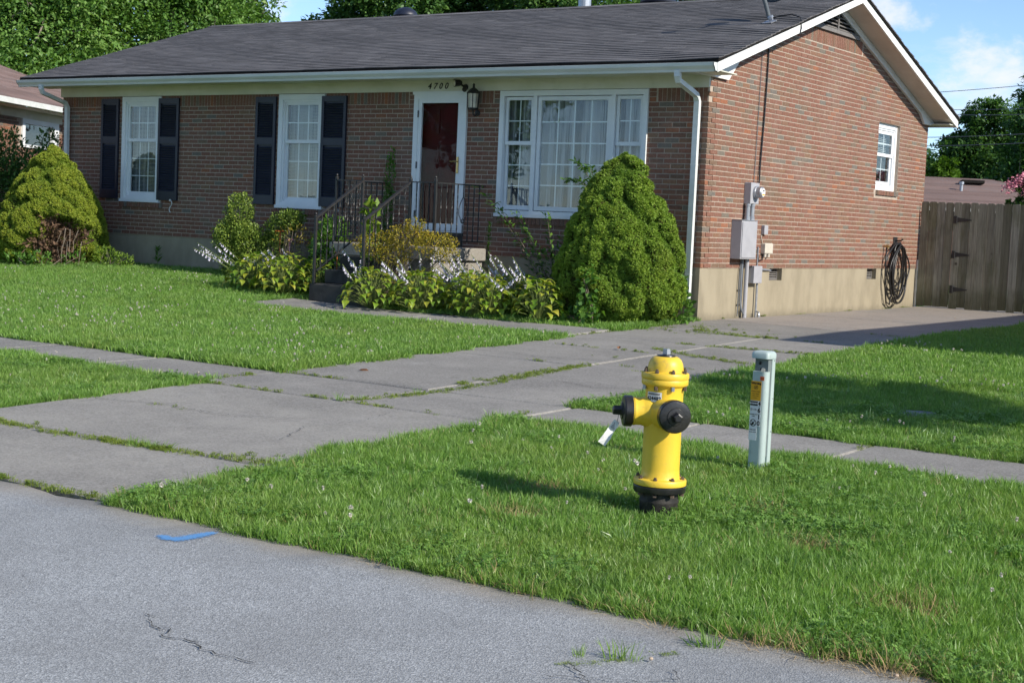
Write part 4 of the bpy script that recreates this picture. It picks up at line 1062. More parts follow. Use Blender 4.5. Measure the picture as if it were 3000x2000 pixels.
def dome_vent(x, y, r, label):
    z = rt(y); v = empty('roof_vent', (x, y, z), label, 'roof vent', 'dark domed vents behind the roof ridge')
    mb = MB(); mb.lathe([(r*.55, -.05), (r*.55, .20)], (x, y, z), n=18); mb.build('collar', M_galv, v)
    mb = MB(); P = [(r*math.cos(a), .17+r*.75*math.sin(a)) for a in np.linspace(0, 1.5, 9)]; mb.lathe(P, (x, y, z), n=24); mb.build('dome', M_shut, v, smooth=True)
dome_vent(-8.62, 4.30, .23, 'dark domed roof vent on the ridge towards the leafy trees')
dome_vent(-3.30, 4.30, .30, 'larger dark domed roof vent near the satellite dish')
fp = empty('flue_pipe', (-4.92, 4.6, rt(4.6)), 'grey metal flue pipe rising behind the roof ridge', 'flue')
mb = MB(); mb.tube([(-4.92, 4.6, rt(4.6)-.05), (-4.92, 4.6, rt(4.6)+.60)], .11, 18); mb.lathe([(.16, 0), (.13, .06)], (-4.92, 4.6, rt(4.6)), n=18); mb.build('pipe', M_galv, fp)
mb = MB(); mb.lathe([(.14, 0), (.17, .03), (.17, .10), (.02, .17)], (-4.92, 4.6, rt(4.6)+.60), n=18); mb.build('cap', M_galv, fp)
fp = empty('plumbing_vent', (-2.3, 4.5, rt(4.5)), 'thin grey plumbing vent pipe behind the roof ridge', 'vent pipe')
mb = MB(); mb.tube([(-2.3, 4.5, rt(4.5)-.02), (-2.3, 4.5, rt(4.5)+.38)], .035, 12); mb.build('pipe', M_galv, fp)

# ------------------------------------------------------------------ fire hydrant
hx, hy = 5.545, -10.86; hz = G0(hx, hy)
hyd = empty('fire_hydrant', (hx, hy, hz), 'yellow fire hydrant with black caps and black base in the verge grass', 'fire hydrant')
HC = (hx, hy, hz)
def hp(name, prof, mat, n=48, sm=35, parent=hyd, axis=(0, 0, 1), c=HC):
    m = MB(); m.lathe(prof, c, axis, n); return m.build(name, mat, parent, smooth=sm)
hp('standpipe', [(.100, -.10), (.100, .06), (.103, .065), (.103, .075), (.100, .08), (.100, .125)], M_hstub)
hp('ground_flange', [(.100, .118), (.136, .122), (.138, .128), (.138, .150), (.135, .154), (.1, .156)], M_hk)
for k in range(8):
    a = k*math.pi/4+.3; m = MB(); m.lathe([(.013, 0), (.013, .012)], (hx+.118*math.cos(a), hy+.118*math.sin(a), hz+.104), n=6); m.build('bolt', M_bolt, hyd); m = MB(); m.lathe([(.011, 0), (.011, .008), (.007, .009), (.007, .016)], (hx+.118*math.cos(a), hy+.118*math.sin(a), hz+.190), n=6); m.build('bolt', M_bolt, hyd)
hp('barrel', [(.100, .150), (.137, .158), (.138, .163), (.138, .183), (.135, .188), (.106, .192), (.1005, .205), (.0985, .24), (.0985, .655), (.104, .67), (.118, .678), (.121, .684), (.121, .706), (.119, .709)], M_hy)
hp('bonnet', [(.116, .7085), (.122, .711), (.124, .716), (.124, .735), (.121, .741), (.100, .744), (.094, .748), (.0925, .757), (.0915, .772), (.088, .789), (.080, .807), (.068, .819), (.058, .824), (.03, .826)], M_hy)
for k in range(8):
    a = k*math.pi/4+.1; m = MB(); m.lathe([(.010, 0), (.010, .014), (.006, .015), (.006, .022)], (hx+.108*math.cos(a), hy+.108*math.sin(a), hz+.742), n=6); m.build('bolt', M_bolt, hyd); m = MB(); m.lathe([(.010, 0), (.010, .022)], (hx+.112*math.cos(a), hy+.112*math.sin(a), hz+.654), n=6); m.build('bolt', M_galv if k % 3 else M_bolt, hyd)
hp('operating_nut', [(.048, .825), (.046, .832), (.026, .835), (.022, .837)], M_hk, 24)
hp('stem_nut', [(.0215, .835), (.0195, .864)], M_galv, 5, 20)
VD = unit(np.array([CC[0]-hx, CC[1]-hy, 0])); RD = np.array([-VD[1], VD[0], 0])
a = R(17); NF = VD*math.cos(a) + RD*math.sin(a); NL = -RD*math.cos(a-R(6)) + VD*math.sin(a-R(6)); NB = -NL
for nm, ax, big in (('front', NF, 1), ('side', NL, 0)):
    c = (hx, hy, hz+.535); rr = .076 if big else .072
    nz_ = hp('nozzle', [(rr+.016, .070), (rr+.014, .085), (rr+.004, .105), (rr, .120), (rr, .150), (rr+.002, .151), (rr+.002, .160), (rr, .161), (rr, .170)], M_hy, 40, 35, hyd, ax, c)
    cp = hp('nozzle_cap', [(rr+.004, .166), (rr+.009, .170), (rr+.009, .205), (rr+.004, .212), (rr-.012, .216), (.046, .217), (.044, .222), (.028, .224)], M_hk, 40, 35, nz_, ax, c)
    m = MB(); m.lathe([(.034, .222), (.026, .228), (.025, .264), (.018, .267)], c, ax, 5); m.build('cap_nut', M_hk, nz_)
# label wrapped on the barrel
def wrap(verts, r, ang0):
    """bend flat (u, v) outlines round the barrel: u along the arc, v up, third coordinate outward"""
    o = []
    for u, v, d in verts:
        t = ang0 + u/r; o.append((hx+(r+d)*math.cos(t), hy+(r+d)*math.sin(t), hz+v))
    return o
LA = math.atan2(VD[1], VD[0]) - R(33)
def label_patch(u0, u1, v0, v1, d, mat, name, parent):
    n = 10; vs = []
    for q in range(n+1):
        u = u0+(u1-u0)*q/n; vs += [(u, v0, d), (u, v1, d)]
    m = MB(); m.add(wrap(vs, .0985, LA), [(2*q, 2*q+2, 2*q+3, 2*q+1) for q in range(n)]); return m.build(name, mat, parent)
lb = label_patch(-.044, .044, .594, .644, .0012, M_paper, 'number_label', hyd)
def wrap_text(txt, size, u, v, name, parent, d=.002, **k):
    me = text_mesh(txt, size, .0002, **k); n = len(me.vertices); co = np.empty(n*3, np.float32); me.vertices.foreach_get('co', co); co = co.reshape(-1, 3)
    W = np.array(wrap([(x+u, y+v, d+z) for x, y, z in co], .0985, LA)) - np.array(wloc(parent))
    me.vertices.foreach_set('co', W.astype(np.float32).ravel()); me.materials.append(M_ink); me.update(); me.name = name
    return link(name, me, parent)
wrap_text('624482', .0275, 0, .611, 'lettering', lb, bold=.0009)
m = MB(); 
for q in range(26):
    u = -.036+.072*q/26; m.add(wrap([(u, .629, .002), (u+.0015, .629, .002), (u+.0015, .639, .002), (u, .639, .002)], .0985, LA), [(0, 1, 2, 3)])
m.build('barcode', M_ink, lb)
# paper tag hanging from the side cap
tg = empty('paper_tag', (hx, hy, hz+.4), 'white paper tag hanging from the side cap of the yellow hydrant', 'tag')
p0 = np.array([hx, hy, hz+.535]) + NL*.232 - np.array([0, 0, .02])
m = MB(); m.tube([p0+[0, 0, .02], p0-[0, 0, .02]+NL*.005, p0-[0, 0, .05]+NL*.01], .0015, 5); m.build('string', M_wire, tg)
dn = unit(np.array([0, 0, -1.]) + NL*.62); q0 = p0-[0, 0, .035]+NL*.01
for i_, (tx, sh, L_, hw) in enumerate(((M_paper, .0, .060, .021), (M_paper, .048, .095, .024))):
    a0 = q0+dn*sh; sv = unit(VD*.55+np.array([.75, 0, .25])); sv = unit(sv-dn*np.dot(sv, dn)); wv = unit(np.cross(dn, sv))
    m = MB(); m.prism([a0-wv*hw*.8, a0+wv*hw*.8, a0+wv*hw+dn*L_*.5+sv*.006, a0+wv*hw+dn*L_, a0-wv*hw+dn*L_, a0-wv*hw+dn*L_*.5+sv*.006], sv*.0012); cd_ = m.build('card', tx, tg)
    if i_ == 0:
        m = MB(); b_ = a0+dn*.012+sv*.0025; m.prism([b_-wv*hw*.55, b_+wv*hw*.55, b_+wv*hw*.6+dn*.034+sv*.003, b_-wv*hw*.6+dn*.034+sv*.003], sv*.0006); m.build('printing', M_panel, cd_)

# ------------------------------------------------------------------ telephone pedestal
px_, py_ = 5.42, -9.39; pz = G0(px_, py_)
ped = empty('utility_pedestal', (px_, py_, pz), 'pale green utility pedestal with warning stickers and number 4610', 'utility pedestal')
def rpoly(x0, x1, y0, y1, r, n=5):
    P = []
    for cx, cy, a in ((x1-r, y1-r, 0), (x0+r, y1-r, 90), (x0+r, y0+r, 180), (x1-r, y0+r, 270)):
        for q in range(n+1): t = R(a+90*q/n); P.append((cx+r*math.cos(t), cy+r*math.sin(t)))
    return P
X0, X1 = px_-.056, px_+.044
m = MB(); m.prism([(x, y, pz-.05) for x, y in rpoly(X0, X1, py_-.075, py_-.010, .026)], (0, 0, .665)); m.build('front_cover', M_ped, ped)
m = MB(); m.prism([(x, y, pz-.05) for x, y in rpoly(X0+.008, X1+.002, py_-.004, py_+.038, .006, 3)], (0, 0, .765)); m.build('back_channel', M_ped, ped)
m = MB(); m.box(X0+.010, X1-.005, py_-.05, py_-.005, pz+.1, pz+.69); m.build('inner_plate', M_pedd, ped)
m = MB(); m.box(X0+.035, X1-.05, py_-.054, py_-.050, pz+.655, pz+.662); m.box(X0+.035, X0+.0365, py_-.054, py_-.05, pz+.662, pz+.675); m.box(X1-.057, X1-.05, py_-.054, py_-.05, pz+.662, pz+.675); m.box(X0+.045, X1-.045, py_-.054, py_-.05, pz+.622, pz+.634); m.build('latch', M_ink, ped)
cap = MB(); ring = [(0, -.012, 0), (.006, -.014, 0), (.030, -.014, 0), (.046, -.006, 0), (.052, .012, 0)]
rs = []
for z, i_ in ((0, 0), (.028, 0), (.040, .006), (.045, .016)):
    rs.append([(x, y, pz+.692+z) for x, y in rpoly(X0-.008+i_, X1+.008-i_, py_-.080+i_, py_+.044-i_, .020)])
n = len(rs[0]); vs = sum(rs, []); cap.add(vs, [tuple(range(n))[::-1], tuple(range(3*n, 4*n))] + [(k*n+i, k*n+(i+1) % n, (k+1)*n+(i+1) % n, (k+1)*n+i) for k in range(3) for i in range(n)])
cap.build('cap', M_ped, ped, smooth=40)
for z in (.05, .25, .45, .68, .72):
    m = MB(); m.lathe([(.004, 0), (.003, .003)], (X1+.002, py_+.018, pz+z), (1, 0, 0), 8); m.build('rivet', M_pedd, ped)
m = MB(); m.lathe([(.013, 0), (.013, .003)], (X0+.075, py_-.073, pz+.625), (0, -1, .2), 12); m.build('cable_loop', M_beige, ped)
FY = py_-.075
def stick(name, x0, x1, z0, z1, mat, d=.0012):
    m = MB(); m.box(x0, x1, FY-d, FY-.0002, pz+z0, pz+z1); return m.build(name, mat, ped)
def flat_text(txt, size, x, z, parent, mat=M_ink, d=.0022, **k):
    me = text_mesh(txt, size, .0002, **k); me.materials.append(mat); me.name = 'lettering'
    o = link('lettering', me); o.rotation_euler = (R(90), 0, 0); o.parent = parent; o.location = tuple(np.array((x, FY-d, pz+z)) - wloc(parent)); return o
s1 = stick('warning_sticker', X0+.003, X0+.070, .438, .556, M_sgold)
flat_text('Warning', .0180, X0+.0365, .543, s1, bold=.0009)
m = MB()
for r0, r1 in ((.013, .011), (.006, .0045)):
    n = 20; vs = []
    for q in range(n):
        t = 2*math.pi*q/n; vs += [(X0+.0365+r0*math.cos(t), FY-.0022, pz+.518+r0*math.sin(t)), (X0+.0365+r1*math.cos(t), FY-.0022, pz+.518+r1*math.sin(t))]
    m.add(vs, [(2*q, 2*q+1, (2*q+3) % (2*n), (2*q+2) % (2*n)) for q in range(n)])
m.obox((X0+.0365, FY-.0022, pz+.518), (.008, 0, .008), (0, .0002, 0), (-.0008, 0, .0008)); m.build('symbol', M_ink, s1)
for q, (t_, w_) in enumerate((('BURIED CABLE', .0085), ('before digging', .0075), ('call for cable', .0075), ('location', .0075))): flat_text(t_, w_, X0+.036, .494-.013*q, s1)
s2 = stick('cable_notice', X0+.004, X0+.054, .198, .437, M_paper)
m = MB(); m.box(X0+.005, X0+.0535, FY-.0018, FY-.0012, pz+.408, pz+.434); m.build('black_band', M_ink, s2)
flat_text('WARNING', .0125, X0+.029, .421, s2, M_paper, .0026, bold=.0004)
flat_text('at&t', .014, X0+.038, .385, s2); m = MB(); m.lathe([(.0085, 0), (.0085, .0006)], (X0+.014, FY-.0012, pz+.385), (0, -1, 0), 16); m.build('logo', M_panel, s2)
flat_text('UNDERGROUND', .0070, X0+.029, .355, s2, bold=.0002); flat_text('CABLE', .0070, X0+.029, .344, s2, bold=.0002)
m = MB(); n = 24; vs = []
for q in range(n):
    t = 2*math.pi*q/n; vs += [(X0+.029+.0215*math.cos(t), FY-.0022, pz+.304+.0215*math.sin(t)), (X0+.029+.0175*math.cos(t), FY-.0022, pz+.304+.0175*math.sin(t))]
m.add(vs, [(2*q, 2*q+1, (2*q+3) % (2*n), (2*q+2) % (2*n)) for q in range(n)])
m.obox((X0+.029, FY-.0022, pz+.304), (.0125, 0, -.0125), (0, .0002, 0), (.0013, 0, .0013)); m.obox((X0+.031, FY-.0021, pz+.304), (.008, 0, .011), (0, .0002, 0), (-.0022, 0, .0016)); m.obox((X0+.024, FY-.0021, pz+.297), (.005, 0, .005), (0, .0002, 0), (-.004, 0, .004)); m.build('no_digging_symbol', M_ink, s2)
flat_text('CALL 811', .0105, X0+.029, .262, s2, bold=.0003); flat_text('BEFORE YOU DIG', .0058, X0+.029, .248, s2, bold=.0002)
for ch, z in zip('4610', (.420, .380, .340, .302)):
    s3 = stick('digit_sticker', X0+.054, X0+.074, z-.018, z+.018, M_paper); flat_text(ch, .039, X0+.064, z, s3, bold=.0012)
s4 = stick('orange_sticker', X0+.060, X0+.086, .562, .586, M_sorg); flat_text('811', .014, X0+.073, .574, s4)

# meter lid in the lawn
lid = empty('meter_lid', (5.24, -6.16, G0(5.24, -6.16)), 'blue-green water meter lid sunk in the lawn by the sidewalk', 'meter lid')
m = MB(); m.lathe([(.20, -.06), (.20, .005), (.19, .012), (.1, .016)], (5.24, -6.16, G0(5.24, -6.16)), n=28); m.build('cover', M_pedd, lid)
m = MB(); m.lathe([(.23, -.08), (.23, .0), (.205, .004)], (5.24, -6.16, G0(5.24, -6.16)), n=28); m.build('rim', M_pedd, lid)

# blue check mark sprayed on the road
SP = [(4.072, -12.93, .055), (4.12, -12.945, .062), (4.165, -12.925, .078), (4.172, -12.85, .076), (4.172, -12.78, .070), (4.172, -12.72, .052)]
def stroke(x, y):
    """1 along the middle of the stroke, 0 at its rim, negative outside"""
    best = -9
    for (x0, y0, w0), (x1, y1, w1) in zip(SP[:-1], SP[1:]):
        t = max(0, min(1, ((x-x0)*(x1-x0)+(y-y0)*(y1-y0))/((x1-x0)**2+(y1-y0)**2))); best = max(best, 1-math.hypot(x-x0-t*(x1-x0), y-y0-t*(y1-y0))/(w0+t*(w1-w0)))
    return best
gx, gy = np.linspace(3.98, 4.30, 44), np.linspace(-13.02, -12.64, 50)
vs = [(x, y, G0(x, y)+.006) for x in gx for y in gy]; ed = [max(-1, stroke(x, y)) for x in gx for y in gy]; ng = len(gy)
me = bpy.data.meshes.new('paint_mark'); me.from_pydata(vs, [], [(a*ng+b, (a+1)*ng+b, (a+1)*ng+b+1, a*ng+b+1) for a in range(len(gx)-1) for b in range(ng-1) if max(ed[a*ng+b], ed[(a+1)*ng+b+1]) > -.75])
me.materials.append(M_blue); a_ = me.attributes.new('edge', 'FLOAT', 'POINT'); a_.data.foreach_set('value', np.array(ed, np.float32))
tag(link('paint_mark', me), 'blue sprayed check mark on the pale asphalt street', 'paint mark')

# ------------------------------------------------------------------ board fence and gate
fn = empty('board_fence', (.35, 8.0, G0(0, 8)), 'weathered dog-eared board fence panel between brick wall and gate', 'fence')
gt = empty('fence_gate', (1.3, 8.0, G0(1, 8)), 'weathered dog-eared board gate with three black strap hinges', 'gate')
fr = empty('board_fence', (4.0, 8.0, G0(4, 8)), 'weathered board fence beyond the gate, running to the neighbouring lot', 'fence')
def board(x0, x1, par, zt=1.165, zb=None):
    zb = zb if zb is not None else G0((x0+x1)/2, 8)+random.uniform(.005, .03); zt += random.uniform(-.008, .006); d = .022; y = 8.0+random.uniform(-.003, .003)
    m = MB(); m.tone = random.random(); tl = random.uniform(-.003, .003)
    m.prism([(x0, y, zb), (x1, y, zb), (x1+tl, y, zt-d), (x1-d+tl, y, zt), (x0+d+tl, y, zt), (x0+tl, y, zt-d)][::-1], (0, .017, 0)); m.build('board', M_wood, par)
x = .035; 
while x < 5.9:
    wd = .136 + random.uniform(-.004, .003); par = fn if x < .60 else (gt if x < 2.15 else fr)
    board(x, x+wd, par); x += wd + random.uniform(.003, .012)
for par, a, b in ((fn, .02, .63), (gt, .66, 2.2), (fr, 2.26, 6.0)):
    for z in (-.45, .25, .95):
        m = MB(); m.tone = .3; m.box(a, b, 8.022, 8.06, z-.045, z+.045); m.build('rail', M_wood, par)
for x, par in ((.66, fn), (2.24, fr), (4.3, fr), (5.95, fr)):
    m = MB(); m.tone = .4; m.box(x-.045, x+.045, 8.062, 8.15, -.9, 1.12); m.build('post', M_wood, par)
m = MB(); m.box(0.004, .03, 7.985, 8.02, G0(0, 8)-.02, .15); m.build('edge_trim', M_galv, fn)
for z in (.87, .275, -.32):
    m = MB(); m.box(.615, .665, 7.985, 7.994, z-.065, z+.065); m.prism([(.665, 7.992, z-.045), (.665, 7.992, z+.045), (.92, 7.992, z+.008), (.93, 7.992, z), (.92, 7.992, z-.008)], (0, -.006, 0)); m.lathe([(.010, -.06), (.010, .06)], (.667, 7.985, z), n=8); m.build('hinge', M_iron, gt)

# ------------------------------------------------------------------ clipped dwarf spruces
def spruce(name, c, z0, z1, prof, label, mat, nshoot, seed, dead=None):
    r_ = np.random.default_rng(seed)
    root = empty(name, (c[0], c[1], z0), label, 'shrub', 'dwarf conical spruces against the front wall')
    Ht = z1-z0; hp_, rp_ = zip(*prof)
    Rad = lambda h: np.interp(h, hp_, rp_)
    def samp(n):
        h = r_.random(n*3); k = r_.random(n*3) < (Rad(h)/max(rp_)*.9+.1); h = h[k][:n]; return h, r_.uniform(0, 2*np.pi, len(h))
    hs1, ts1 = samp(150); hs2, ts2 = samp(900)
    def pos(h, t, r): return np.stack([c[0]+r*np.cos(t), c[1]+r*np.sin(t), z0+h*Ht], -1)
    S1 = pos(hs1, ts1, Rad(hs1)); S2 = pos(hs2, ts2, Rad(hs2))
    def lump(P):
        b = np.zeros(len(P)); 
        for S, rad, amp in ((S1, .175, .15), (S2, .068, .050)):
            for a in range(0, len(P), 4000):
                d = np.sqrt(((P[a:a+4000, None]-S[None])**2).sum(-1)).min(1)
                b[a:a+4000] += amp*np.sqrt(np.clip(1-(d/rad)**2, 0, 1)) - amp*.8
        return b
    def dd(P):
        if dead is None: return np.zeros(len(P))
        dv = (P-np.array(dead[0]))/np.array(dead[1]); return np.clip(1.25-np.sqrt((dv**2).sum(-1)) + .22*np.sin(P[:, 2]*13+P[:, 0]*9), 0, 1)
    # dense inner mass
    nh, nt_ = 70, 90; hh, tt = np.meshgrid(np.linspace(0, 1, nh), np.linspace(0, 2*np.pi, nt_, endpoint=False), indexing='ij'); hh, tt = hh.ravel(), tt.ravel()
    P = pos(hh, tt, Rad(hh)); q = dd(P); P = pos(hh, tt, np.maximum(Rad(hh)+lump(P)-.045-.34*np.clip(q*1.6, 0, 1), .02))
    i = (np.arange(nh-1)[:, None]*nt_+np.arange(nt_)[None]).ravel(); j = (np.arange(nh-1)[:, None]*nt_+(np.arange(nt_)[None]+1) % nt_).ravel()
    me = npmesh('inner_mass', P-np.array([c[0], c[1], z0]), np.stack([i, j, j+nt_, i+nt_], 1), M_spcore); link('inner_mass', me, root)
    h, t = samp(nshoot); P = pos(h, t, Rad(h)); q = dd(P); lm = lump(P); r = Rad(h)+lm-.34*np.clip(q*1.6, 0, 1)
    P = pos(h, t, np.maximum(r, .02) - .02*r_.random(len(h)))
    slope = np.gradient(np.array([Rad(x) for x in np.linspace(0, 1, 200)]), 1/199.)[np.clip((h*199).astype(int), 0, 199)]/Ht
    nrm = unit(np.stack([np.cos(t), np.sin(t), -slope*.8], -1))
    # lean the shoots by the lump gradient: outward from the nearest lump centre
    near = S1[np.array([np.argmin(((p-S1)**2).sum(-1)) for p in P])]
    nrm = unit(nrm*.9 + unit(P-near+1e-4)*.55 + np.array([0, 0, .35]))
    n = len(P); kb = 4
    keep = ~((q > .45) & (r_.random(n) < .93))
    Vs = []; tn = []
    for b in range(kb):
        d = unit(nrm*.55 + r_.normal(0, .62, (n, 3))); Ln = r_.uniform(.016, .034, n)[:, None]; s = unit(np.cross(d, nrm+r_.normal(0, .45, (n, 3))))*r_.uniform(.0065, .0115, n)[:, None]
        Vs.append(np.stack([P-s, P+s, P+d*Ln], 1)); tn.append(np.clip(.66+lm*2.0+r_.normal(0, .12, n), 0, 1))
    Vs = np.concatenate([v[keep] for v in Vs]); tn = np.concatenate([x[keep] for x in tn])
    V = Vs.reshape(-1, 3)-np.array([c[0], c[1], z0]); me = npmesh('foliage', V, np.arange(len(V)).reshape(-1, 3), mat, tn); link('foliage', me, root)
    m = MB(); m.tube([(c[0], c[1], gz(c[0], c[1])-.05), (c[0], c[1], z0+Ht*.5)], [.07, .03], 8); m.build('trunk', M_bark, root)
    if dead is not None:
        k = np.where(q > .30)[0]; k = r_.choice(k, min(2300, len(k)), replace=False); n = len(k); d = unit(nrm[k]*1.0+r_.normal(0, .7, (n, 3))+np.array([0, 0, -.25]))
        Ln = r_.uniform(.06, .26, n)[:, None]; s = unit(np.cross(d, r_.normal(0, 1, (n, 3))))*r_.uniform(.0015, .004, n)[:, None]; B = P[k]-nrm[k]*.06
        mid = B+d*Ln*.5+r_.normal(0, .018, (n, 3))
        V = np.stack([B-s, B+s, mid+s*.7, mid-s*.7], 1).reshape(-1, 3); V2 = np.stack([mid-s*.7, mid+s*.7, B+d*Ln+r_.normal(0, .02, (n, 3)), B+d*Ln+r_.normal(0, .02, (n, 3))], 1).reshape(-1, 3)
        V = np.concatenate([V, V2]); me = npmesh('dead_twigs', V-np.array([c[0], c[1], z0]), np.arange(len(V)).reshape(-1, 4), M_deadn); link('dead_twigs', me, root)
        mb = MB(); bx, by, bz = dead[0]
        for _ in range(7):
            p = np.array([bx+random.uniform(-.25, .2), by+random.uniform(0, .35), bz+random.uniform(0, .3)]); mb.tube([p, p+[random.uniform(-.08, .1), -.05, -.2], p+[random.uniform(-.1, .15), -.08, -.45]], [.007, .005, .003], 5)
        mb.build('bare_branch', M_twig, root)
spruce('spruce_shrub', (-.66, -.93), -.70, 1.43, [(0, .62), (.08, .80), (.22, .86), (.36, .82), (.5, .72), (.62, .63), (.74, .52), (.85, .38), (.93, .24), (.98, .11), (1, .02)],
       'large rounded green spruce shrub beside the picture window and downspout', M_spruce, 52000, 3)
spruce('spruce_shrub', (-11.86, -1.0), -.58, 1.44, [(0, .78), (.08, .88), (.2, .93), (.34, .89), (.48, .80), (.6, .68), (.72, .54), (.84, .37), (.93, .20), (1, .03)],
       'yellow-green spruce shrub with a dead brown hollow at the left end', M_sprucey, 52000, 4, dead=((-11.02, -1.48, -.22), (.46, .62, .52)))

# ------------------------------------------------------------------ leafy shrubs and weeds
def shrub(name, label, cat, blobs, n, L0, W0, mat, seed, stems=None, up=.3, core=None, group=None, stem_mat=None, part='foliage'):
    r_ = np.random.default_rng(seed); bx = blobs[0]
    root = empty(name, (bx[0], bx[1], gz(bx[0], bx[1])), label, cat, group)
    vol = np.array([b[3]*b[4]*b[5] for b in blobs])**.8; ks = r_.choice(len(blobs), n, p=vol/vol.sum())
    B = np.array(blobs)[ks]; u = unit(r_.normal(0, 1, (n, 3))); rad = (.35+.65*r_.random(n)**.45)[:, None]*(1+.10*np.sin(u[:, :1]*7+u[:, 2:]*5))
    P = B[:, :3]+u*B[:, 3:6]*rad
    d = unit(u*.8+r_.normal(0, .6, (n, 3))+np.array([0, 0, up])); nr = unit(u*.5+r_.normal(0, .5, (n, 3))+np.array([0, 0, .8]))
    V, F = leaf_quads(P, d, nr, r_.uniform(.6, 1.25, n)*L0, r_.uniform(.7, 1.2, n)*W0)
    o = np.array(wloc(root)); link(part, npmesh(part, V-o, F, mat, np.clip(.45+.25*(rad[:, 0]-.7)+r_.normal(0, .2, n), 0, 1)), root)
    mb = MB()
    for _ in range(stems or 0):
        b = blobs[random.randrange(len(blobs))]; p = np.array([bx[0]+random.uniform(-.12, .12), bx[1]+random.uniform(-.1, .1), float(gz(bx[0], bx[1]))-.02]); e = np.array(b[:3])+np.array([random.uniform(-.6, .6)*b[3], random.uniform(-.6, .6)*b[4], random.uniform(-.1, .7)*b[5]])
        mb.tube([p, p*.45+e*.55+np.array([random.uniform(-.05, .05), random.uniform(-.05, .05), -.04]), e], [.011, .007, .003], 5)
    if stems: mb.build('stem', stem_mat or M_twig, root)
    return root
# upright box shrub and its lower companion beside the steps
shrub('boxwood_shrub', 'upright box shrub between the two shuttered windows', 'shrub', [(-7.72, -.72, -.15, .30, .28, .50), (-7.70, -.72, .42, .24, .22, .34), (-7.82, -.75, .05, .33, .3, .3), (-7.55, -.8, -.5, .28, .26, .25), (-7.45, -.75, -.05, .28, .24, .35)], 15000, .042, .022, M_box, 21, stems=26, up=.7)
shrub('boxwood_shrub', 'sparse box shrub with bare twigs under the second window', 'shrub', [(-6.98, -.55, .20, .26, .22, .28), (-6.80, -.55, .36, .20, .2, .18), (-7.08, -.6, -.05, .22, .2, .22), (-6.66, -.55, .40, .14, .14, .12)], 4800, .042, .022, M_box, 22, stems=40, up=.6)
def twig_bush(name, label, c, r0, n, seed, mat=M_twig):
    r_ = np.random.default_rng(seed); root = empty(name, c, label, 'shrub'); mb = MB(); n2 = n
    P = np.array(c)[None]+r_.normal(0, .07, (n2, 3))*np.array([1, 1, .3]); u = unit(r_.normal(0, 1, (n2, 3))*np.array([1, 1, .8])+np.array([0, 0, .8])); Ls = r_.uniform(.45, 1, n2)[:, None]*np.array(r0)
    E = P+u*Ls
    Vs = []
    for j in range(n2):
        s = unit(np.cross(u[j], [.3, .5, .2]))*.003; m_ = (P[j]+E[j])/2+r_.normal(0, .03, 3)
        Vs += [P[j]-s, P[j]+s, m_+s*.8, m_-s*.8, m_-s*.8, m_+s*.8, E[j]+s*.4, E[j]-s*.4]
        for k in range(3):
            t = r_.uniform(.45, 1); b = P[j]*(1-t)+E[j]*t; d = unit(u[j]+r_.normal(0, .7, 3))*r_.uniform(.05, .16); s2 = s*.5; Vs += [b-s2, b+s2, b+d+s2*.5, b+d-s2*.5]
    V = np.array(Vs)-np.array(c); link('twigs', npmesh('twigs', V, np.arange(len(V)).reshape(-1, 4), mat), root); return root
twig_bush('bare_shrub', 'bare grey twiggy shrub behind the hostas by the iron railing', (-6.30, -.95, -.62), (.62, .5, .95), 420, 31)
shrub('day_lily', 'withering plants with faded orange blooms among bare twigs', 'plant', [(-6.32, -.95, .12, .34, .25, .22), (-5.85, -.9, .02, .28, .2, .22)], 230, .07, .016, M_yel, 33, stems=16, up=.6)
def bloom(c, r0, mat, label):
    root = empty('lily_bloom', c, label, 'flower'); m = MB()
    for k in range(6):
        a = k*math.pi/3; d = np.array([math.cos(a), math.sin(a), .35]); s = np.array([-math.sin(a), math.cos(a), 0]); c_ = np.array(c); m.add([c_, c_+d*r0*.55+s*r0*.28, c_+d*r0+[0, 0, -r0*.35], c_+d*r0*.55-s*r0*.28], [(0, 1, 2, 3)])
    m.tube([np.array(c), np.array(c)-[0, .0, .30]], .006, 5); m.build('petals', mat, root)
bloom((-6.42, -1.15, .20), .085, M_orange, 'faded orange lily bloom under the second window sill')
bloom((-6.22, -1.15, .08), .075, M_pinkf, 'pale pink lily bloom just below the orange one')
shrub('trumpet_vine', 'dark leafy vine growing through the railing beside the steps', 'vine', [(-5.55, -1.0, .0, .26, .3, .32), (-5.45, -1.15, -.28, .30, .3, .28), (-5.6, -.9, .28, .2, .2, .18)], 1500, .085, .050, M_weed, 34, stems=12, up=.1)
bloom((-5.02, -1.45, -.05), .05, M_orange, 'small orange trumpet flower beside the iron railing post')
shrub('wall_vine', 'narrow dark vine climbing the brick wall left of the red door', 'vine', [(-5.20, -.16, .55, .07, .07, .5), (-5.18, -.15, 1.05, .07, .06, .38), (-5.17, -.12, 1.42, .03, .03, .12)], 620, .05, .03, M_weed, 35, stems=6, up=.7)
shrub('climbing_vine', 'lime-green vine with large leaves climbing the hand rail', 'vine', [(-4.40, -1.45, .10, .10, .1, .38), (-4.42, -1.45, .48, .10, .1, .2), (-4.38, -1.5, -.25, .12, .1, .2)], 150, .125, .095, M_weedl, 36, stems=6, up=.2)
# golden barberry in front of the landing
shrub('golden_shrub', 'spreading golden-yellow shrub in front of the red door', 'shrub', [(-4.05, -1.75, .10, .36, .28, .17), (-3.55, -1.72, .22, .40, .28, .16), (-3.10, -1.68, .14, .34, .26, .18), (-3.75, -1.8, -.02, .30, .26, .16), (-2.92, -1.6, .02, .16, .16, .12), (-3.4, -1.75, .40, .16, .14, .10)], 4800, .030, .020, M_yel, 37, stems=46, up=.5)
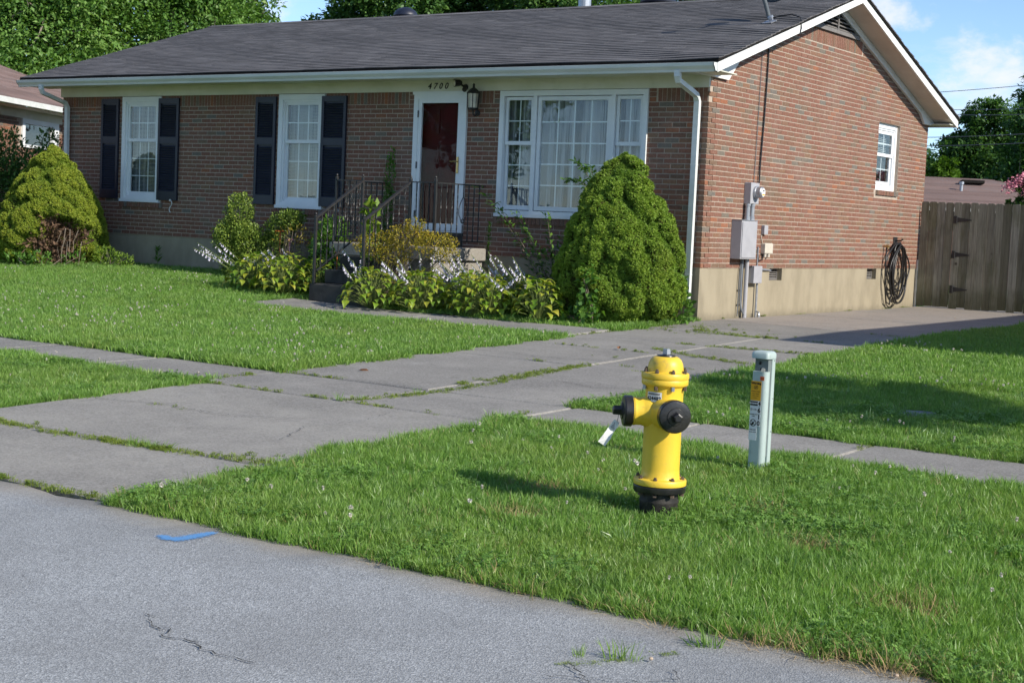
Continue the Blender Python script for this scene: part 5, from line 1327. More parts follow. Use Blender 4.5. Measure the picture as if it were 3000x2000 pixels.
# hostas: each leaf a piece of its own
def hosta_leaf(seed):
    r_ = np.random.default_rng(seed); L_ = 1.0; vs = []; fs = []
    nu, nv = 7, 5; wob = r_.uniform(-.06, .06, 3)
    for i_ in range(nu):
        t = i_/(nu-1); wd = .36*math.sin(min(1, (t+.06)*1.0)**.62*math.pi)**.8*(1-.25*t) if 0 < t < 1 else (.10 if t == 0 else .0)
        for k in range(nv):
            v = (k/(nv-1)-.5)*2; z = .12*math.sin(t*math.pi*.9)-.26*t*t+.10*abs(v)*math.sin(t*math.pi)+.022*math.cos(v*9)*math.sin(t*math.pi)+wob[0]*v*t
            vs.append((L_*t*(1-.12*t)+.02*wob[1], v*wd, z))
    fs = [(a*nv+b, (a+1)*nv+b, (a+1)*nv+b+1, a*nv+b+1) for a in range(nu-1) for b in range(nv-1)]
    me = bpy.data.meshes.new('leaf'); me.from_pydata(vs, [], fs); me.materials.append(M_hosta)
    a_ = me.attributes.new('tone', 'FLOAT', 'FACE'); base = .18+.62*(seed % 7)/6
    a_.data.foreach_set('value', np.array([base+.10*abs((k % (nv-1))-1.5)+r_.normal(0, .03) for k in range(len(fs))], np.float32)); me.polygons.foreach_set('use_smooth', [True]*len(fs)); me.update(); return me
HL = [hosta_leaf(s) for s in range(14)]
bm_ = MB(); bm_.tone = .5
bm_.lathe([(.004, 0), (.006, .012), (.010, .026), (.016, .040), (.019, .046)], (0, 0, 0), (0, 0, -1), 7); BELL = bm_.mesh('flower', M_bell)
def hosta(x, y, rad, n, label, seed, nst=0, lean=(0, 0), hgt=.50):
    r_ = np.random.default_rng(seed); z = G0(x, y); root = empty('hosta', (x, y, z), label, 'hosta', 'hosta clumps beside the front steps')
    mb = MB()
    n = int(n*2.2)
    for q in range(n):
        t = math.sqrt((q+.5)/n); a = q*2.39996+r_.uniform(-.3, .3); rr = rad*t*.72; h = hgt*(1-.80*t*t)+r_.uniform(.0, .06); s = r_.uniform(.095, .150)
        o = link('leaf', HL[r_.integers(0, 14)], root, (rr*math.cos(a), rr*math.sin(a), h))
        o.rotation_euler = (r_.uniform(-.35, .35), .05+.50*t-r_.uniform(0, .6)*(1-t)+r_.uniform(-.25, .25), a+r_.uniform(-.6, .6)); o.scale = (s, s*r_.uniform(.85, 1.15), s)
        mb.tube([(x, y, z), (x+rr*.6*math.cos(a), y+rr*.6*math.sin(a), z+h*.8), (x+rr*math.cos(a), y+rr*math.sin(a), z+h)], .004, 4, False)
    mb.build('leaf_stalk', M_hstem, root)
    for q in range(int(nst*1.5)):
        a = r_.uniform(-.5, .5); d = np.array([lean[0]+r_.uniform(-.25, .25), lean[1]+r_.uniform(-.3, .3), 0]); Ls = r_.uniform(.85, 1.25); b0 = np.array([x+r_.uniform(-.15, .15), y+r_.uniform(-.15, .1), z+.15]); P = []
        rise = r_.uniform(.42, .80)
        for t in np.linspace(0, 1, 10): P.append(b0+d*Ls*t*(1-.10*t)+np.array([0, 0, rise*Ls*(t-.22*t*t)]))
        m = MB(); m.tone = .6; m.tube(P, np.linspace(.0085, .0035, 10), 5); so = m.build('flower_stalk', M_hstem, root)
        nf = 9
        for k in range(nf):
            t = .60+.40*k/nf; i_ = min(int(t*9), 8); p = P[i_]*(1-(t*9-i_))+P[i_+1]*(t*9-i_); f = link('flower', BELL, so, tuple(p-wloc(so)+np.array([0, 0, -.004])))
            f.rotation_euler = (r_.uniform(-.7, .7), r_.uniform(-.7, .7), 0); g_ = r_.uniform(.60, .92)*(1-.35*max(0, t-.75)*3); f.scale = (g_, g_, g_*1.25)
for k, (x, y, rd, n, ns, ln_, lb_) in enumerate((
    (-6.15, -1.92, .56, 60, 5, (-.95, -.05), 'hosta on the lawn side of the left clump, flower stalks leaning far left'),
    (-5.55, -2.00, .54, 58, 2, (-.6, .1), 'hosta against the bottom railing post, left of the steps'),
    (-5.80, -1.50, .50, 50, 3, (-.75, .05), 'hosta at the back of the left clump, below the bare twigs'),
    (-5.22, -1.62, .36, 26, 0, (0, 0), 'small broad-leaved hosta squeezed behind the left railing'),
    (-3.72, -2.20, .58, 66, 5, (-.45, .0), 'hosta at the right edge of the bottom step'),
    (-3.05, -2.02, .58, 66, 4, (-.3, -.1), 'hosta in front of the golden shrub, along the front walk'),
    (-2.42, -1.72, .58, 64, 6, (-.6, -.05), 'hosta midway along the right clump below the pale landing wall'),
    (-1.90, -1.45, .54, 54, 6, (-.6, .1), 'hosta right of the landing, below the window weeds'),
    (-1.52, -1.62, .46, 44, 5, (-.5, .0), 'last hosta of the right clump, touching the big spruce'),
    (-3.30, -1.60, .42, 30, 3, (-.3, .0), 'hosta tucked under the golden shrub'),
    (-2.75, -1.35, .42, 30, 4, (-.35, .05), 'hosta close to the landing corner with upright lilac spikes'),
    (-1.20, -1.95, .40, 36, 2, (-.4, .0), 'hosta in front of the big spruce, at the right end of the bed'),
    (-1.95, -2.0, .42, 40, 2, (-.4, .0), 'hosta on the lawn edge between the landing and the spruce'),
    (-2.15, -2.05, .36, 28, 1, (.3, -.1), 'yellowing hosta nearest the front walk'))):
    hosta(x, y, rd, n, lb_, 60+k, ns, ln_)
def spike_weed(x, y, h, label, seed, mat=M_weed, Lf=.11, wf=.020, n=90, lean=0):
    r_ = np.random.default_rng(seed); z = G0(x, y); root = empty('tall_weed', (x, y, z), label, 'weed'); t = r_.uniform(.25, 1, n); a = r_.uniform(0, 6.28, n)
    P = np.stack([lean*t*h+0*t, 0*t, t*h], -1); d = np.stack([np.cos(a), np.sin(a), .45+.5*t], -1); V, F = leaf_quads(P, d, np.tile([0, 0, 1.], (n, 1))+r_.normal(0, .2, (n, 3)), Lf*(1.15-.55*t), np.full(n, wf), .1)
    link('leaves', npmesh('leaves', V, F, mat, r_.uniform(.3, .8, n)), root); m = MB(); m.tube([(x, y, z), (x+lean*h*.5, y, z+h*.5), (x+lean*h, y, z+h)], [.007, .006, .003], 6); m.build('stem', M_hstem, root)
spike_weed(-2.98, -.62, 1.18, 'tall spiky weed standing against the brick under the picture window edge', 41)
spike_weed(-10.05, -.25, .33, 'small dark weed at the foot of the pale foundation wall', 42, n=26, Lf=.16, wf=.035)
# sapling sprays with compound leaves across the window
def sapling(label, base, tips, seed, mat):
    r_ = np.random.default_rng(seed); root = empty('sapling', base, label, 'sapling'); m = MB(); PV, DV, NV, LN = [], [], [], []
    b = np.array(base, float)
    for tip in tips:
        tip = np.array(tip, float); mid = (b+tip)/2+np.array([0, 0, .22]); P = [b*(1-t)**2+2*mid*t*(1-t)+tip*t*t for t in np.linspace(0, 1, 12)]; m.tube(P, np.linspace(.008, .002, 12), 5)
        for q in range(3, 12):
            for s in (1, -1):
                d0 = unit(P[q]-P[q-1]); sd = unit(np.cross(d0, [0, 0, 1.]))*s; st = P[q]
                for k in range(4):
                    p = st+(d0*.5+sd)*.030*(k+.5); PV.append(p); DV.append(d0*.6+sd*(1 if k < 3 else .3)+r_.normal(0, .35, 3)+np.array([0, 0, -.35])); NV.append(np.array([0, 0, 1.])+r_.normal(0, .3, 3)); LN.append(r_.uniform(.055, .10))
    n = len(PV); V, F = leaf_quads(np.array(PV), np.array(DV), np.array(NV), np.array(LN), np.array(LN)*.42); link('leaves', npmesh('leaves', V-b, F, mat, r_.uniform(.2, .95, n)), root); m.build('stem', M_twig, root)
sapling('leggy sapling with compound leaves arching across the picture window corner', (-1.95, -.45, -.68), [(-3.20, -.55, .93), (-2.9, -.6, .72), (-2.55, -.6, .60), (-2.1, -.5, .55), (-2.35, -.6, .35), (-2.0, -.6, .1), (-1.7, -.6, .3)], 43, M_weed)
sapling('thin sapling tip poking out above the big spruce before the window', (-1.25, -.6, .75), [(-1.52, -.72, 1.30), (-1.62, -.74, 1.08), (-1.35, -.7, 1.24)], 44, M_weed)
shrub('corner_weeds', 'broad-leaved weeds at the brick corner by the downspout', 'weeds', [(.02, -.62, -.52, .22, .2, .20), (-.02, -.50, -.30, .10, .1, .25), (-.30, -.95, -.62, .3, .22, .10), (-.85, -1.75, -.66, .35, .2, .08), (-1.25, -1.75, -.62, .25, .2, .12)], 900, .075, .055, M_weed, 45, stems=10, up=.3)
shrub('climbing_weed', 'pale heart-leaved weed growing in front of the big spruce', 'weed', [(-.58, -1.86, -.28, .11, .06, .34), (-.50, -1.9, -.55, .16, .1, .12)], 110, .095, .085, M_weed, 46, stems=4, up=-.5)
shrub('border_plant', 'bright yellow-green seedling clump at the foundation right of the left spruce', 'plant', [(-10.75, -.75, -.38, .26, .2, .16), (-10.35, -.7, -.42, .16, .14, .10)], 800, .050, .018, M_weedl, 47, stems=8, up=.8)
shrub('border_plant', 'dark leafy weeds at the foot of the left spruce', 'plant', [(-11.2, -1.75, -.45, .3, .15, .13), (-11.6, -1.9, -.48, .35, .15, .10), (-10.9, -1.3, -.45, .2, .2, .12)], 260, .08, .035, M_weed, 48, stems=8, up=.6)

# ------------------------------------------------------------------ neighbouring houses
NU = np.array([-.471, .882, 0]); NN = np.array([.882, .471, 0]); NP = np.array([-16.70, .955, 0])
def nb(s, o, z): return NP + NU*s + NN*o + np.array([0, 0, z])           # s along the wall, o outwards
nh = empty('neighbour_house', tuple(NP+np.array([0, 0, -.55])), 'brick house with brown roof beyond the left end of the lawn', 'house')
def nbox(mb, s0, s1, o0, o1, z0, z1): return mb.hexa([nb(s0, o0, z0), nb(s0, o1, z0), nb(s1, o1, z0), nb(s1, o0, z0), nb(s0, o0, z1), nb(s0, o1, z1), nb(s1, o1, z1), nb(s1, o0, z1)])
m = MB()
for a, b, c, d in cells(-4, 9, -.3, 2.3, [(2.07, 3.92, 1.62, 2.22)]): nbox(m, a, b, -.15, -.008, c, d)
nbox(m, -4, -3.8, -8, -.15, -.3, 2.3); nbox(m, 8.8, 9, -8, -.15, -.3, 2.3); nbox(m, -4, 9, -8.2, -8, -.3, 2.3)
m.build('wall', M_mortar, nh)
m = MB(); rb = 0; z = -.29
while z < 2.24:
    s = -4+(0 if rb % 2 else .106)
    while s < 9:
        a, b = s, min(s+.203, 9)
        if not (z+.06 > 1.60 and a < 3.94 and b > 2.05) or z > 2.2:
            m.tone = tone(); nbox(m, a, b, -.09, random.uniform(-.002, .002), z, z+.057)
        s += .2127
    z += C7; rb += 1
tag(m.build('brickwork', M_brick, nh), kind='stuff')
m = MB(); nbox(m, -4.05, 9.05, -8.2, .02, -1.2, -.3); m.build('foundation', M_stucco, nh)
m = MB(); nbox(m, -4, 9, .0, .025, 2.22, 2.42); nbox(m, -4.3, 9.3, .0, .42, 2.40, 2.415); m.build('frieze_board', M_cream, nh)
m = MB(); nbox(m, -4.4, 9.4, .42, .53, 2.42, 2.53); m.build('gutter', M_gutter, nh)
m = MB(); rz = lambda o: 2.50+.33*(.50-o)
for k in range(34):
    o0 = .52-k*.140; o1 = o0-.15
    for s in np.arange(-4.45, 9.45, .92):
        m.tone = random.random(); p = [nb(s, o0, rz(o0)+.012), nb(min(s+.915, 9.45), o0, rz(o0)+.012), nb(min(s+.915, 9.45), o1, rz(o1)+.003), nb(s, o1, rz(o1)+.003)]; m.hexa([q-np.array([0, 0, .014]) for q in p]+p)
p = [nb(-4.45, -4.2, rz(-4.2)), nb(9.45, -4.2, rz(-4.2)), nb(9.45, -9, rz(-4.2)-1.5), nb(-4.45, -9, rz(-4.2)-1.5)]; m.hexa([q-np.array([0, 0, .05]) for q in p]+p)
ro = m.build('roof', M_shingle_b, nh)
m = MB(); m.prism([nb(-4.0, -.02, 2.3), nb(-4.0, -8.2, 2.3), nb(-4.0, -4.2, rz(-4.2)-.05)], NU*.1); m.build('gable', M_brick, nh)
wf = MB()
for a, b, c, d in ((2.07, 2.2, 1.62, 2.22), (3.62, 3.92, 1.62, 2.22)): nbox(wf, a, b, -.05, .03, c, d)
for c, d in ((1.62, 1.68), (2.12, 2.22)): nbox(wf, 2.2, 3.62, -.05, .028, c, d)
wn_ = wf.build('window', M_vinyl, nh)
m = MB(); nbox(m, 2.2, 3.62, -.03, -.026, 1.68, 2.12); m.build('pane', M_glass, wn_)
m = MB(); nbox(m, 2.1, 3.9, -.14, -.13, 1.63, 2.2); m.build('window_back', M_dark, wn_)

def hip_house(name, label, c, ang, hw, hd, zg, ze, rise, wallm, roofm, extras=True, seed=0):
    ca, sa = math.cos(ang), math.sin(ang); X = np.array([ca, sa, 0]); Y = np.array([-sa, ca, 0]); C0 = np.array([c[0], c[1], 0])
    root = empty(name, (c[0], c[1], zg), label, 'house'); P = lambda u, v, z: C0+X*u+Y*v+np.array([0, 0, z]); m = MB()
    for u0, u1, v0, v1 in ((-hw, hw, -hd, -hd+.2), (-hw, hw, hd-.2, hd), (-hw, -hw+.2, -hd+.2, hd-.2), (hw-.2, hw, -hd+.2, hd-.2)):
        m.hexa([P(u0, v0, zg-.5), P(u1, v0, zg-.5), P(u1, v1, zg-.5), P(u0, v1, zg-.5), P(u0, v0, ze), P(u1, v0, ze), P(u1, v1, ze), P(u0, v1, ze)])
    m.build('wall', wallm, root)
    e = .5; rl = hw-hd; m = MB(); nrow_ = 26
    for k in range(nrow_):                                                 # roof in stepped courses up four slopes
        t0, t1 = k/nrow_, (k+1.25)/nrow_
        def rect(t, dz): a, b = (hw+e)-(hd+e)*t, (hd+e)*(1-t); z = ze+rise*t+dz; return [P(-a, -b, z), P(a, -b, z), P(a, b, z), P(-a, b, z)]
        t1 = min(t1, 1); A, B, Z = rect(t0, .022), rect(t1, .004), rect(t0, -.01); m.tone = random.random()
        for i_ in range(4): j_ = (i_+1) % 4; m.tone = random.random(); m.add([A[i_], A[j_], B[j_], B[i_], Z[i_], Z[j_]], [(0, 1, 2, 3), (4, 5, 1, 0)])
    m.build('roof', roofm, root)
    m = MB()
    A = [P(-hw-e, -hd-e, ze-.10), P(hw+e, -hd-e, ze-.10), P(hw+e, hd+e, ze-.10), P(-hw-e, hd+e, ze-.10)]; m.hexa(A+[q+np.array([0, 0, .11]) for q in A]); m.build('eave', M_white, root)
    for u in (-hw*.55, hw*.35):
        w_ = MB(); q = P(u, -hd-.02, ze-1.0); w_.obox(q, X*.6, Y*.05, np.array([0, 0, .65])); wo = w_.build('window', M_vinyl, root); w_ = MB(); w_.obox(q-Y*.055, X*.52, Y*.005, np.array([0, 0, .57])); w_.build('pane', M_glass, wo)
    return root, P
# house behind the fence
hb, P_ = hip_house('neighbour_house', 'low house with brown hipped roof and vent pipes behind the board fence', (-10.34, 22.2), R(36), 10.4, 3.4, -.9, 1.40, .94, M_brick, M_shingle_b)
hbv = []
for (x, y, z, r_, h, nm) in ((-5.80, 23.72, 1.86, .085, .86, 'chimney_pipe'), (-4.70, 24.10, 1.76, .045, .34, 'vent_pipe')):
    m = MB(); m.tube([(x, y, z-.3), (x, y, z+h)], r_, 10); m.lathe([(r_*1.5, 0), (r_*1.5, .07)], (x, y, z+h), n=10); m.build(nm, M_shingle_b if r_ > .06 else M_galv, hb)
m = MB(); m.obox((-4.75, 25.1, 2.19), (.26, .19, 0), (-.09, .12, -.03), (0, 0, .04)); m.build('box_vent', M_dark, hb)
# house on the right, outside the frame: its eave shades the driveway
hip_house('neighbour_house', 'brick house on the lot to the right whose eave shades the driveway', (14.25, 3.2), R(0), 6.6, 4.4, -.70, 2.42, 1.5, M_brick, M_shingle)
hip_house('neighbour_house', 'brick house across the street', (-3.5, -37), R(180), 7, 4.2, -1.0, 2.2, 1.5, M_brick, M_shingle_b)

# ------------------------------------------------------------------ trees
def tree(label, base, H_, blobs, n, Lf, mat, seed, bare=0, group=None, tr=.22, name='broadleaf_tree', clump=70):
    r_ = np.random.default_rng(seed); base = np.array(base, float); root = empty(name, tuple(base), label, 'tree', group)
    mb = MB(); top = base+np.array([0, 0, H_*.55]); mb.tube([base-[0, 0, .2], base+[.05, 0, H_*.2], base+[-.1, .1, H_*.4], top], [tr*1.25, tr, tr*.75, tr*.4], 9)
    Bl = np.array(blobs, float); Bl[:, :3] += base
    for b in Bl:
        for _ in range(3):
            s = base+np.array([0, 0, H_*r_.uniform(.25, .5)]); e_ = b[:3]+r_.normal(0, .45, 3)*b[3:6]; md = s*.5+e_*.5+np.array([0, 0, -.08*H_])+r_.normal(0, .2, 3); mb.tube([s, md, e_], [tr*.42, tr*.24, tr*.07], 6)
    for _ in range(bare):
        b = Bl[r_.integers(len(Bl))]; u0 = unit(r_.normal(0, 1, 3)+np.array([.5, -.6, .3])); s = b[:3]+u0*b[3:6]*.62; d0 = unit(u0*.5+r_.normal(0, .5, 3)+np.array([0, 0, .55]))*r_.uniform(.7, 1.6); mb.tube([s, s+d0*.35+r_.normal(0, .06, 3), s+d0*.7+r_.normal(0, .10, 3), s+d0], [.045, .036, .024, .008], 5)
    mb.build('trunk', M_bark, root)
    vol = (Bl[:, 3]*Bl[:, 4]*Bl[:, 5])**.7; nc = max(8, n//clump); kb = r_.choice(len(Bl), nc, p=vol/vol.sum()); u = unit(r_.normal(0, 1, (nc, 3))+np.array([0, 0, .15])); rr = r_.uniform(.45, 1.02, nc)[:, None]
    Cc = Bl[kb, :3]+u*Bl[kb, 3:6]*rr; cr = (Bl[kb, 3]*r_.uniform(.14, .30, nc)); k = np.repeat(np.arange(nc), clump); m_ = len(k)
    v = unit(r_.normal(0, 1, (m_, 3)))*(r_.random(m_)**.4)[:, None]; v[:, 2] *= .62
    P = Cc[k]+v*cr[k][:, None]; d = unit(v*.7+u[k]*.3+r_.normal(0, .55, (m_, 3))+np.array([0, 0, -.12])); nr = unit(r_.normal(0, .55, (m_, 3))+np.array([0, 0, 1.])+u[k]*.4)
    V, F = leaf_quads(P, d, nr, Lf*r_.uniform(.65, 1.35, m_), Lf*.55*r_.uniform(.7, 1.25, m_))
    tn = np.clip(.46+r_.normal(0, .16, m_)+(r_.normal(0, .13, nc))[k], 0, 1)
    link('crown', npmesh('crown', V-base, F, mat, tn), root); return root
tree('tall light-green tree with pale bare limbs behind the left neighbour', (-33, 15, -.5), 14, [(0, 0, 6.6, 3.6, 3.6, 3.4), (-1.5, .5, 9.2, 3.2, 3, 3), (1.5, 0, 9.5, 3, 3, 3), (1.2, -1, 4.2, 2.6, 2.6, 2.2)], 80000, .165, M_tree1, 71, bare=46, tr=.30)
tree('light-green tree between the left neighbour and the low end of the roof', (-32, 19, -.5), 14, [(0, 0, 7.0, 3.4, 3.4, 3.2), (1, 0, 9.6, 3, 3, 2.8), (-.5, 0, 4.3, 2.6, 2.6, 2.0), (2.2, .6, 5.3, 1.9, 1.9, 1.9)], 74000, .165, M_tree1, 72, bare=46, tr=.28)
tree('feathery tree whose thin edge meets the blue sky above the roof end', (-33.4, 23.5, -.5), 13, [(-.4, 0, 7.2, 2.7, 2.7, 2.4), (.6, .4, 8.6, 1.7, 1.7, 1.6), (.2, 0, 5.0, 2.1, 2.1, 1.8), (-1.2, 0, 10, 1.8, 1.8, 1.6)], 40000, .165, M_tree1, 73, bare=18, tr=.22)
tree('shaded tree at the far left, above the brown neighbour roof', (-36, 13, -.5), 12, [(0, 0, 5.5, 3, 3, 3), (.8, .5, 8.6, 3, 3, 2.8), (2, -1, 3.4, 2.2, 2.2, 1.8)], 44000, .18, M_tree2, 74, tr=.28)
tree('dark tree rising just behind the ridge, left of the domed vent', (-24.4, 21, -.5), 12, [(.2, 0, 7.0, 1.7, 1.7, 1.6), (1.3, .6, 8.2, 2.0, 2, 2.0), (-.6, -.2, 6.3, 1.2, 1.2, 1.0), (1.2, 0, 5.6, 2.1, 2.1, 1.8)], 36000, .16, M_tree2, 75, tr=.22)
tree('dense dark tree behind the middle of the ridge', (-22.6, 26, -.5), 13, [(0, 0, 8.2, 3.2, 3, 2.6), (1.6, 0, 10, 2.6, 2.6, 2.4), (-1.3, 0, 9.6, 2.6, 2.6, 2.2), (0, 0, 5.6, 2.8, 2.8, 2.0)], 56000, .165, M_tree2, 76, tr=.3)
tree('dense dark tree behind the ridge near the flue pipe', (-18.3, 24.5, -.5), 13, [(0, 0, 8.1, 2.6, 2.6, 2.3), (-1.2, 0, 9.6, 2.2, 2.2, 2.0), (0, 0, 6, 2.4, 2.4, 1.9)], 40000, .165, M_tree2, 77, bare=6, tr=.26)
tree('open tree with several leaning trunks right of the flue pipe', (-16.6, 29.5, -.5), 13, [(-1.0, 0, 9.0, 1.8, 1.8, 1.5), (1.0, 0, 9.4, 1.6, 1.6, 1.6), (2.2, .8, 9.0, 1.4, 1.4, 1.3), (.2, 0, 7.2, 1.8, 1.5, 1.2)], 14000, .165, M_tree2, 78, bare=26, tr=.16)
tree('tall dark tree at the right behind the power lines', (-9.6, 41.5, -.5), 10, [(.2, 0, 5.4, 1.35, 1.35, 1.25), (-.2, 0, 3.9, 2.0, 1.8, 1.6), (.5, .2, 2.2, 2.1, 1.9, 1.5), (-.8, 0, 4.5, 1.0, 1, .8)], 44000, .16, M_tree2, 79, tr=.18)
tree('tree at the right picture edge, taller than its neighbour', (-6.6, 37.5, -.5), 11, [(.5, 0, 5.6, 1.5, 1.5, 1.6), (.3, .3, 4.0, 1.6, 1.5, 1.4), (.0, 0, 2.4, 1.8, 1.7, 1.5), (1.3, .6, 6.8, 1.3, 1.3, 1.2)], 40000, .16, M_tree2, 80, tr=.2)
tree('low wide dark tree above the brown hipped roof', (-13.6, 46, -.5), 8, [(0, 0, 3.6, 1.7, 1.6, 1.2), (1.5, .8, 4.0, 1.5, 1.5, 1.4), (-1.6, -1, 3.2, 1.5, 1.4, 1.2), (2.6, 1.5, 2.6, 1.8, 1.7, 1.4), (0, 0, 2.2, 2.4, 2, 1.2)], 38000, .16, M_tree2, 81, tr=.18)
tree('bright young tree with lime leaves behind the brown roof', (-8.3, 31.8, -.5), 4, [(.35, .2, 3.3, .55, .55, .45), (.1, 0, 2.6, .75, .7, .5), (-.75, -.4, 2.5, .45, .45, .35)], 5200, .15, M_tree3, 82, tr=.05, name='young_tree')
tree('lime-leaved tree at the far right edge above the fence', (-5.9, 34.6, -.5), 6, [(.15, 0, 3.4, .55, .6, .6), (.2, 0, 2.5, .55, .6, .5), (.1, 0, 4.2, .4, .4, .4)], 5200, .14, M_tree3, 83, tr=.06, name='young_tree')
cmt = tree('flowering bush with pink blossoms peeping over the fence end', (1.14, 9.9, -.6), 2.2, [(.05, 0, 1.65, .30, .3, .35), (.35, .2, 1.5, .4, .3, .4), (.2, 0, 2.1, .25, .25, .2)], 4200, .07, M_tree2, 84, tr=.03, name='flowering_bush')
r_ = np.random.default_rng(5); n = 420; Cb = np.array([(1.10, 9.75, 1.60), (.99, 9.68, 1.52), (1.22, 9.8, 1.68), (1.30, 9.75, 1.44)])[r_.integers(0, 4, n)]; P = Cb+r_.normal(0, .05, (n, 3)); V, F = leaf_quads(P, r_.normal(0, 1, (n, 3)), r_.normal(0, 1, (n, 3)), np.full(n, .045), np.full(n, .035))
link('blossoms', npmesh('blossoms', V-np.array((1.14, 9.9, -.6)), F, M_pinkf), cmt)
# dark shrub between the two houses on the left
shrub('lilac_shrub', 'tall dark leafy shrub between the neighbour and the left spruce', 'shrub', [(-14.6, -.3, .55, .75, .7, 1.0), (-14.2, -.2, 1.25, .40, .4, .55), (-13.75, .1, .7, .55, .5, .8), (-15.2, -.6, 1.2, .5, .5, .8), (-13.55, .25, 1.35, .22, .25, .45), (-14.9, -.5, -.1, .8, .7, .6)], 13000, .085, .042, M_tree2, 49, stems=12, up=.4)
# off-frame trees: one shades the right lawn, the rest stand across the street
tree('small ornamental tree in the right-hand yard, shading the lawn', (10.6, -6.0, -.9), 5, [(0, 0, 3.5, 1.15, 1.0, .9), (.5, .5, 4.2, .9, .8, .7), (-.6, -.4, 3.0, .9, .8, .55)], 9000, .11, M_tree1, 85, tr=.07)
for k, (x, y, lb_) in enumerate(((-16, -33, 'shade tree across the street, beyond the far driveway'), (3.5, -31, 'shade tree across the street, opposite the house'), (14, -36, 'shade tree across the street, behind the photographer'), (-30, -36, 'shade tree far down the opposite side of the street'))):
    tree(lb_, (x, y, -1.0), 11, [(0, 0, 6, 3.2, 3.2, 2.6), (.8, .5, 8.4, 2.6, 2.6, 2.2), (-1, -.5, 7.4, 2.4, 2.4, 2.0)], 9000, .36, M_tree1, 90+k, tr=.26, group='shade trees across the street')
# power lines
for k, (a, b, r0) in enumerate((((-9.2, 33.4, 4.83), (-2.2, 30.6, 4.72), .013), ((-9.2, 33.4, 4.98), (-2.2, 30.6, 4.95), .011), ((-11, 31.6, 3.90), (-2.0, 28.2, 3.95), .012), ((-11, 31.6, 3.62), (-2.0, 28.2, 3.68), .012), ((-11, 31.6, 5.3), (-2.0, 28.2, 5.45), .010))):
    a, b = np.array(a), np.array(b); m = MB(); m.tube([a+(b-a)*t+np.array([0, 0, -.10*4*t*(1-t)]) for t in np.linspace(0, 1, 12)], r0, 5)
    tag(m.build('power_line', M_wire), ['upper power line in front of the right-hand trees, thicker', 'power line just above the thicker one', 'grey wire crossing the dark tree, upper of two thin ones', 'grey wire crossing the dark tree, lowest of all', 'thin wire highest against the blue sky'][k], 'power line', 'overhead lines behind the fence')

# ------------------------------------------------------------------ small litter
def dry_leaf(x, y, s, a, label):
    z = G0(x, y)+.014; m = MB(); c, sn = math.cos(a), math.sin(a); f = lambda u, v, w_: (x+(u*c-v*sn)*s, y+(u*sn+v*c)*s, z+w_*s)
    m.add([f(0, 0, .05), f(.4, .28, .22), f(1, 0, .30), f(.5, 0, .02), f(.4, -.26, .25), f(1.3, .05, .05)], [(0, 3, 1), (3, 2, 1), (0, 4, 3), (3, 4, 2), (2, 5, 3)]); tag(m.build('dry_leaf', M_leafd), label, 'leaf')
dry_leaf(.50, -7.38, .075, .4, 'curled brown leaf lying on the driveway near the sidewalk'); dry_leaf(1.18, -3.98, .09, 2, 'brown leaf on the driveway seen just left of the hydrant top')
for x, y, lb_ in ((6.78, -13.10, 'small pale pebble on the asphalt near the grass tuft'), (7.53, -12.68, 'grey pebble at the road edge at the lower right'), (1.72, 5.1, 'white pebble on the drive near the gate')):
    m = MB(); m.lathe([(0, 0), (.007, .002), (.009, .006), (.006, .011), (0, .012)], (x, y, G0(x, y)+.004), n=8); tag(m.build('pebble', M_pot), lb_, 'pebble')

# ------------------------------------------------------------------ lawn: tufts scattered on points worked out here
def tuft(seed, nb, rad, L0, L1, wd, mat, lean=.5, stalk=0):
    r_ = np.random.default_rng(seed); Vs = []; T = []; Vq = []
    for q in range(nb):
        a, rr = r_.uniform(0, 6.28), rad*math.sqrt(r_.random()); b = np.array([rr*math.cos(a), rr*math.sin(a), -.01]); L_ = r_.uniform(L0, L1)
        d = np.array([math.cos(a)*r_.uniform(0, lean)+r_.normal(0, .22), math.sin(a)*r_.uniform(0, lean)+r_.normal(0, .22), 1]); d = d/np.linalg.norm(d); f = r_.uniform(0, 6.28); s = np.array([math.cos(f), math.sin(f), 0])*wd*r_.uniform(.7, 1.2); bend = np.array([d[0], d[1], -.3])*L_*r_.uniform(.1, .6)
        p1 = b+d*L_*.55; p2 = b+d*L_+bend
        Vs += [b-s, b+s, p1+s*.75, p1-s*.75, p2]; T.append(np.clip(r_.normal(.48, .2), 0, .94) if r_.random() > .03 else r_.choice([.97, 1.0, .93]))
    for q in range(stalk):
        a, rr = r_.uniform(0, 6.28), rad*r_.random(); b = np.array([rr*math.cos(a), rr*math.sin(a), 0]); L_ = L1*r_.uniform(1.3, 1.9); d = np.array([r_.normal(0, .12), r_.normal(0, .12), 1]); s = np.array([.0012, 0, 0]); p1 = b+d*L_*.7; p2 = b+d*L_
        Vs += [b-s, b+s, p1+s*2.2, p1-s*2.2, p2]; T.append(.97)
    n = len(Vs)//5; fs = []; 
    for q in range(n): fs += [(5*q, 5*q+1, 5*q+2, 5*q+3), (5*q+3, 5*q+2, 5*q+4)]
    me = bpy.data.meshes.new('tuft'); me.from_pydata([tuple(v) for v in Vs], [], fs); me.materials.append(mat)
    a_ = me.attributes.new('tone', 'FLOAT', 'FACE'); a_.data.foreach_set('value', np.repeat(np.array(T, np.float32), 2)); me.update(); return me
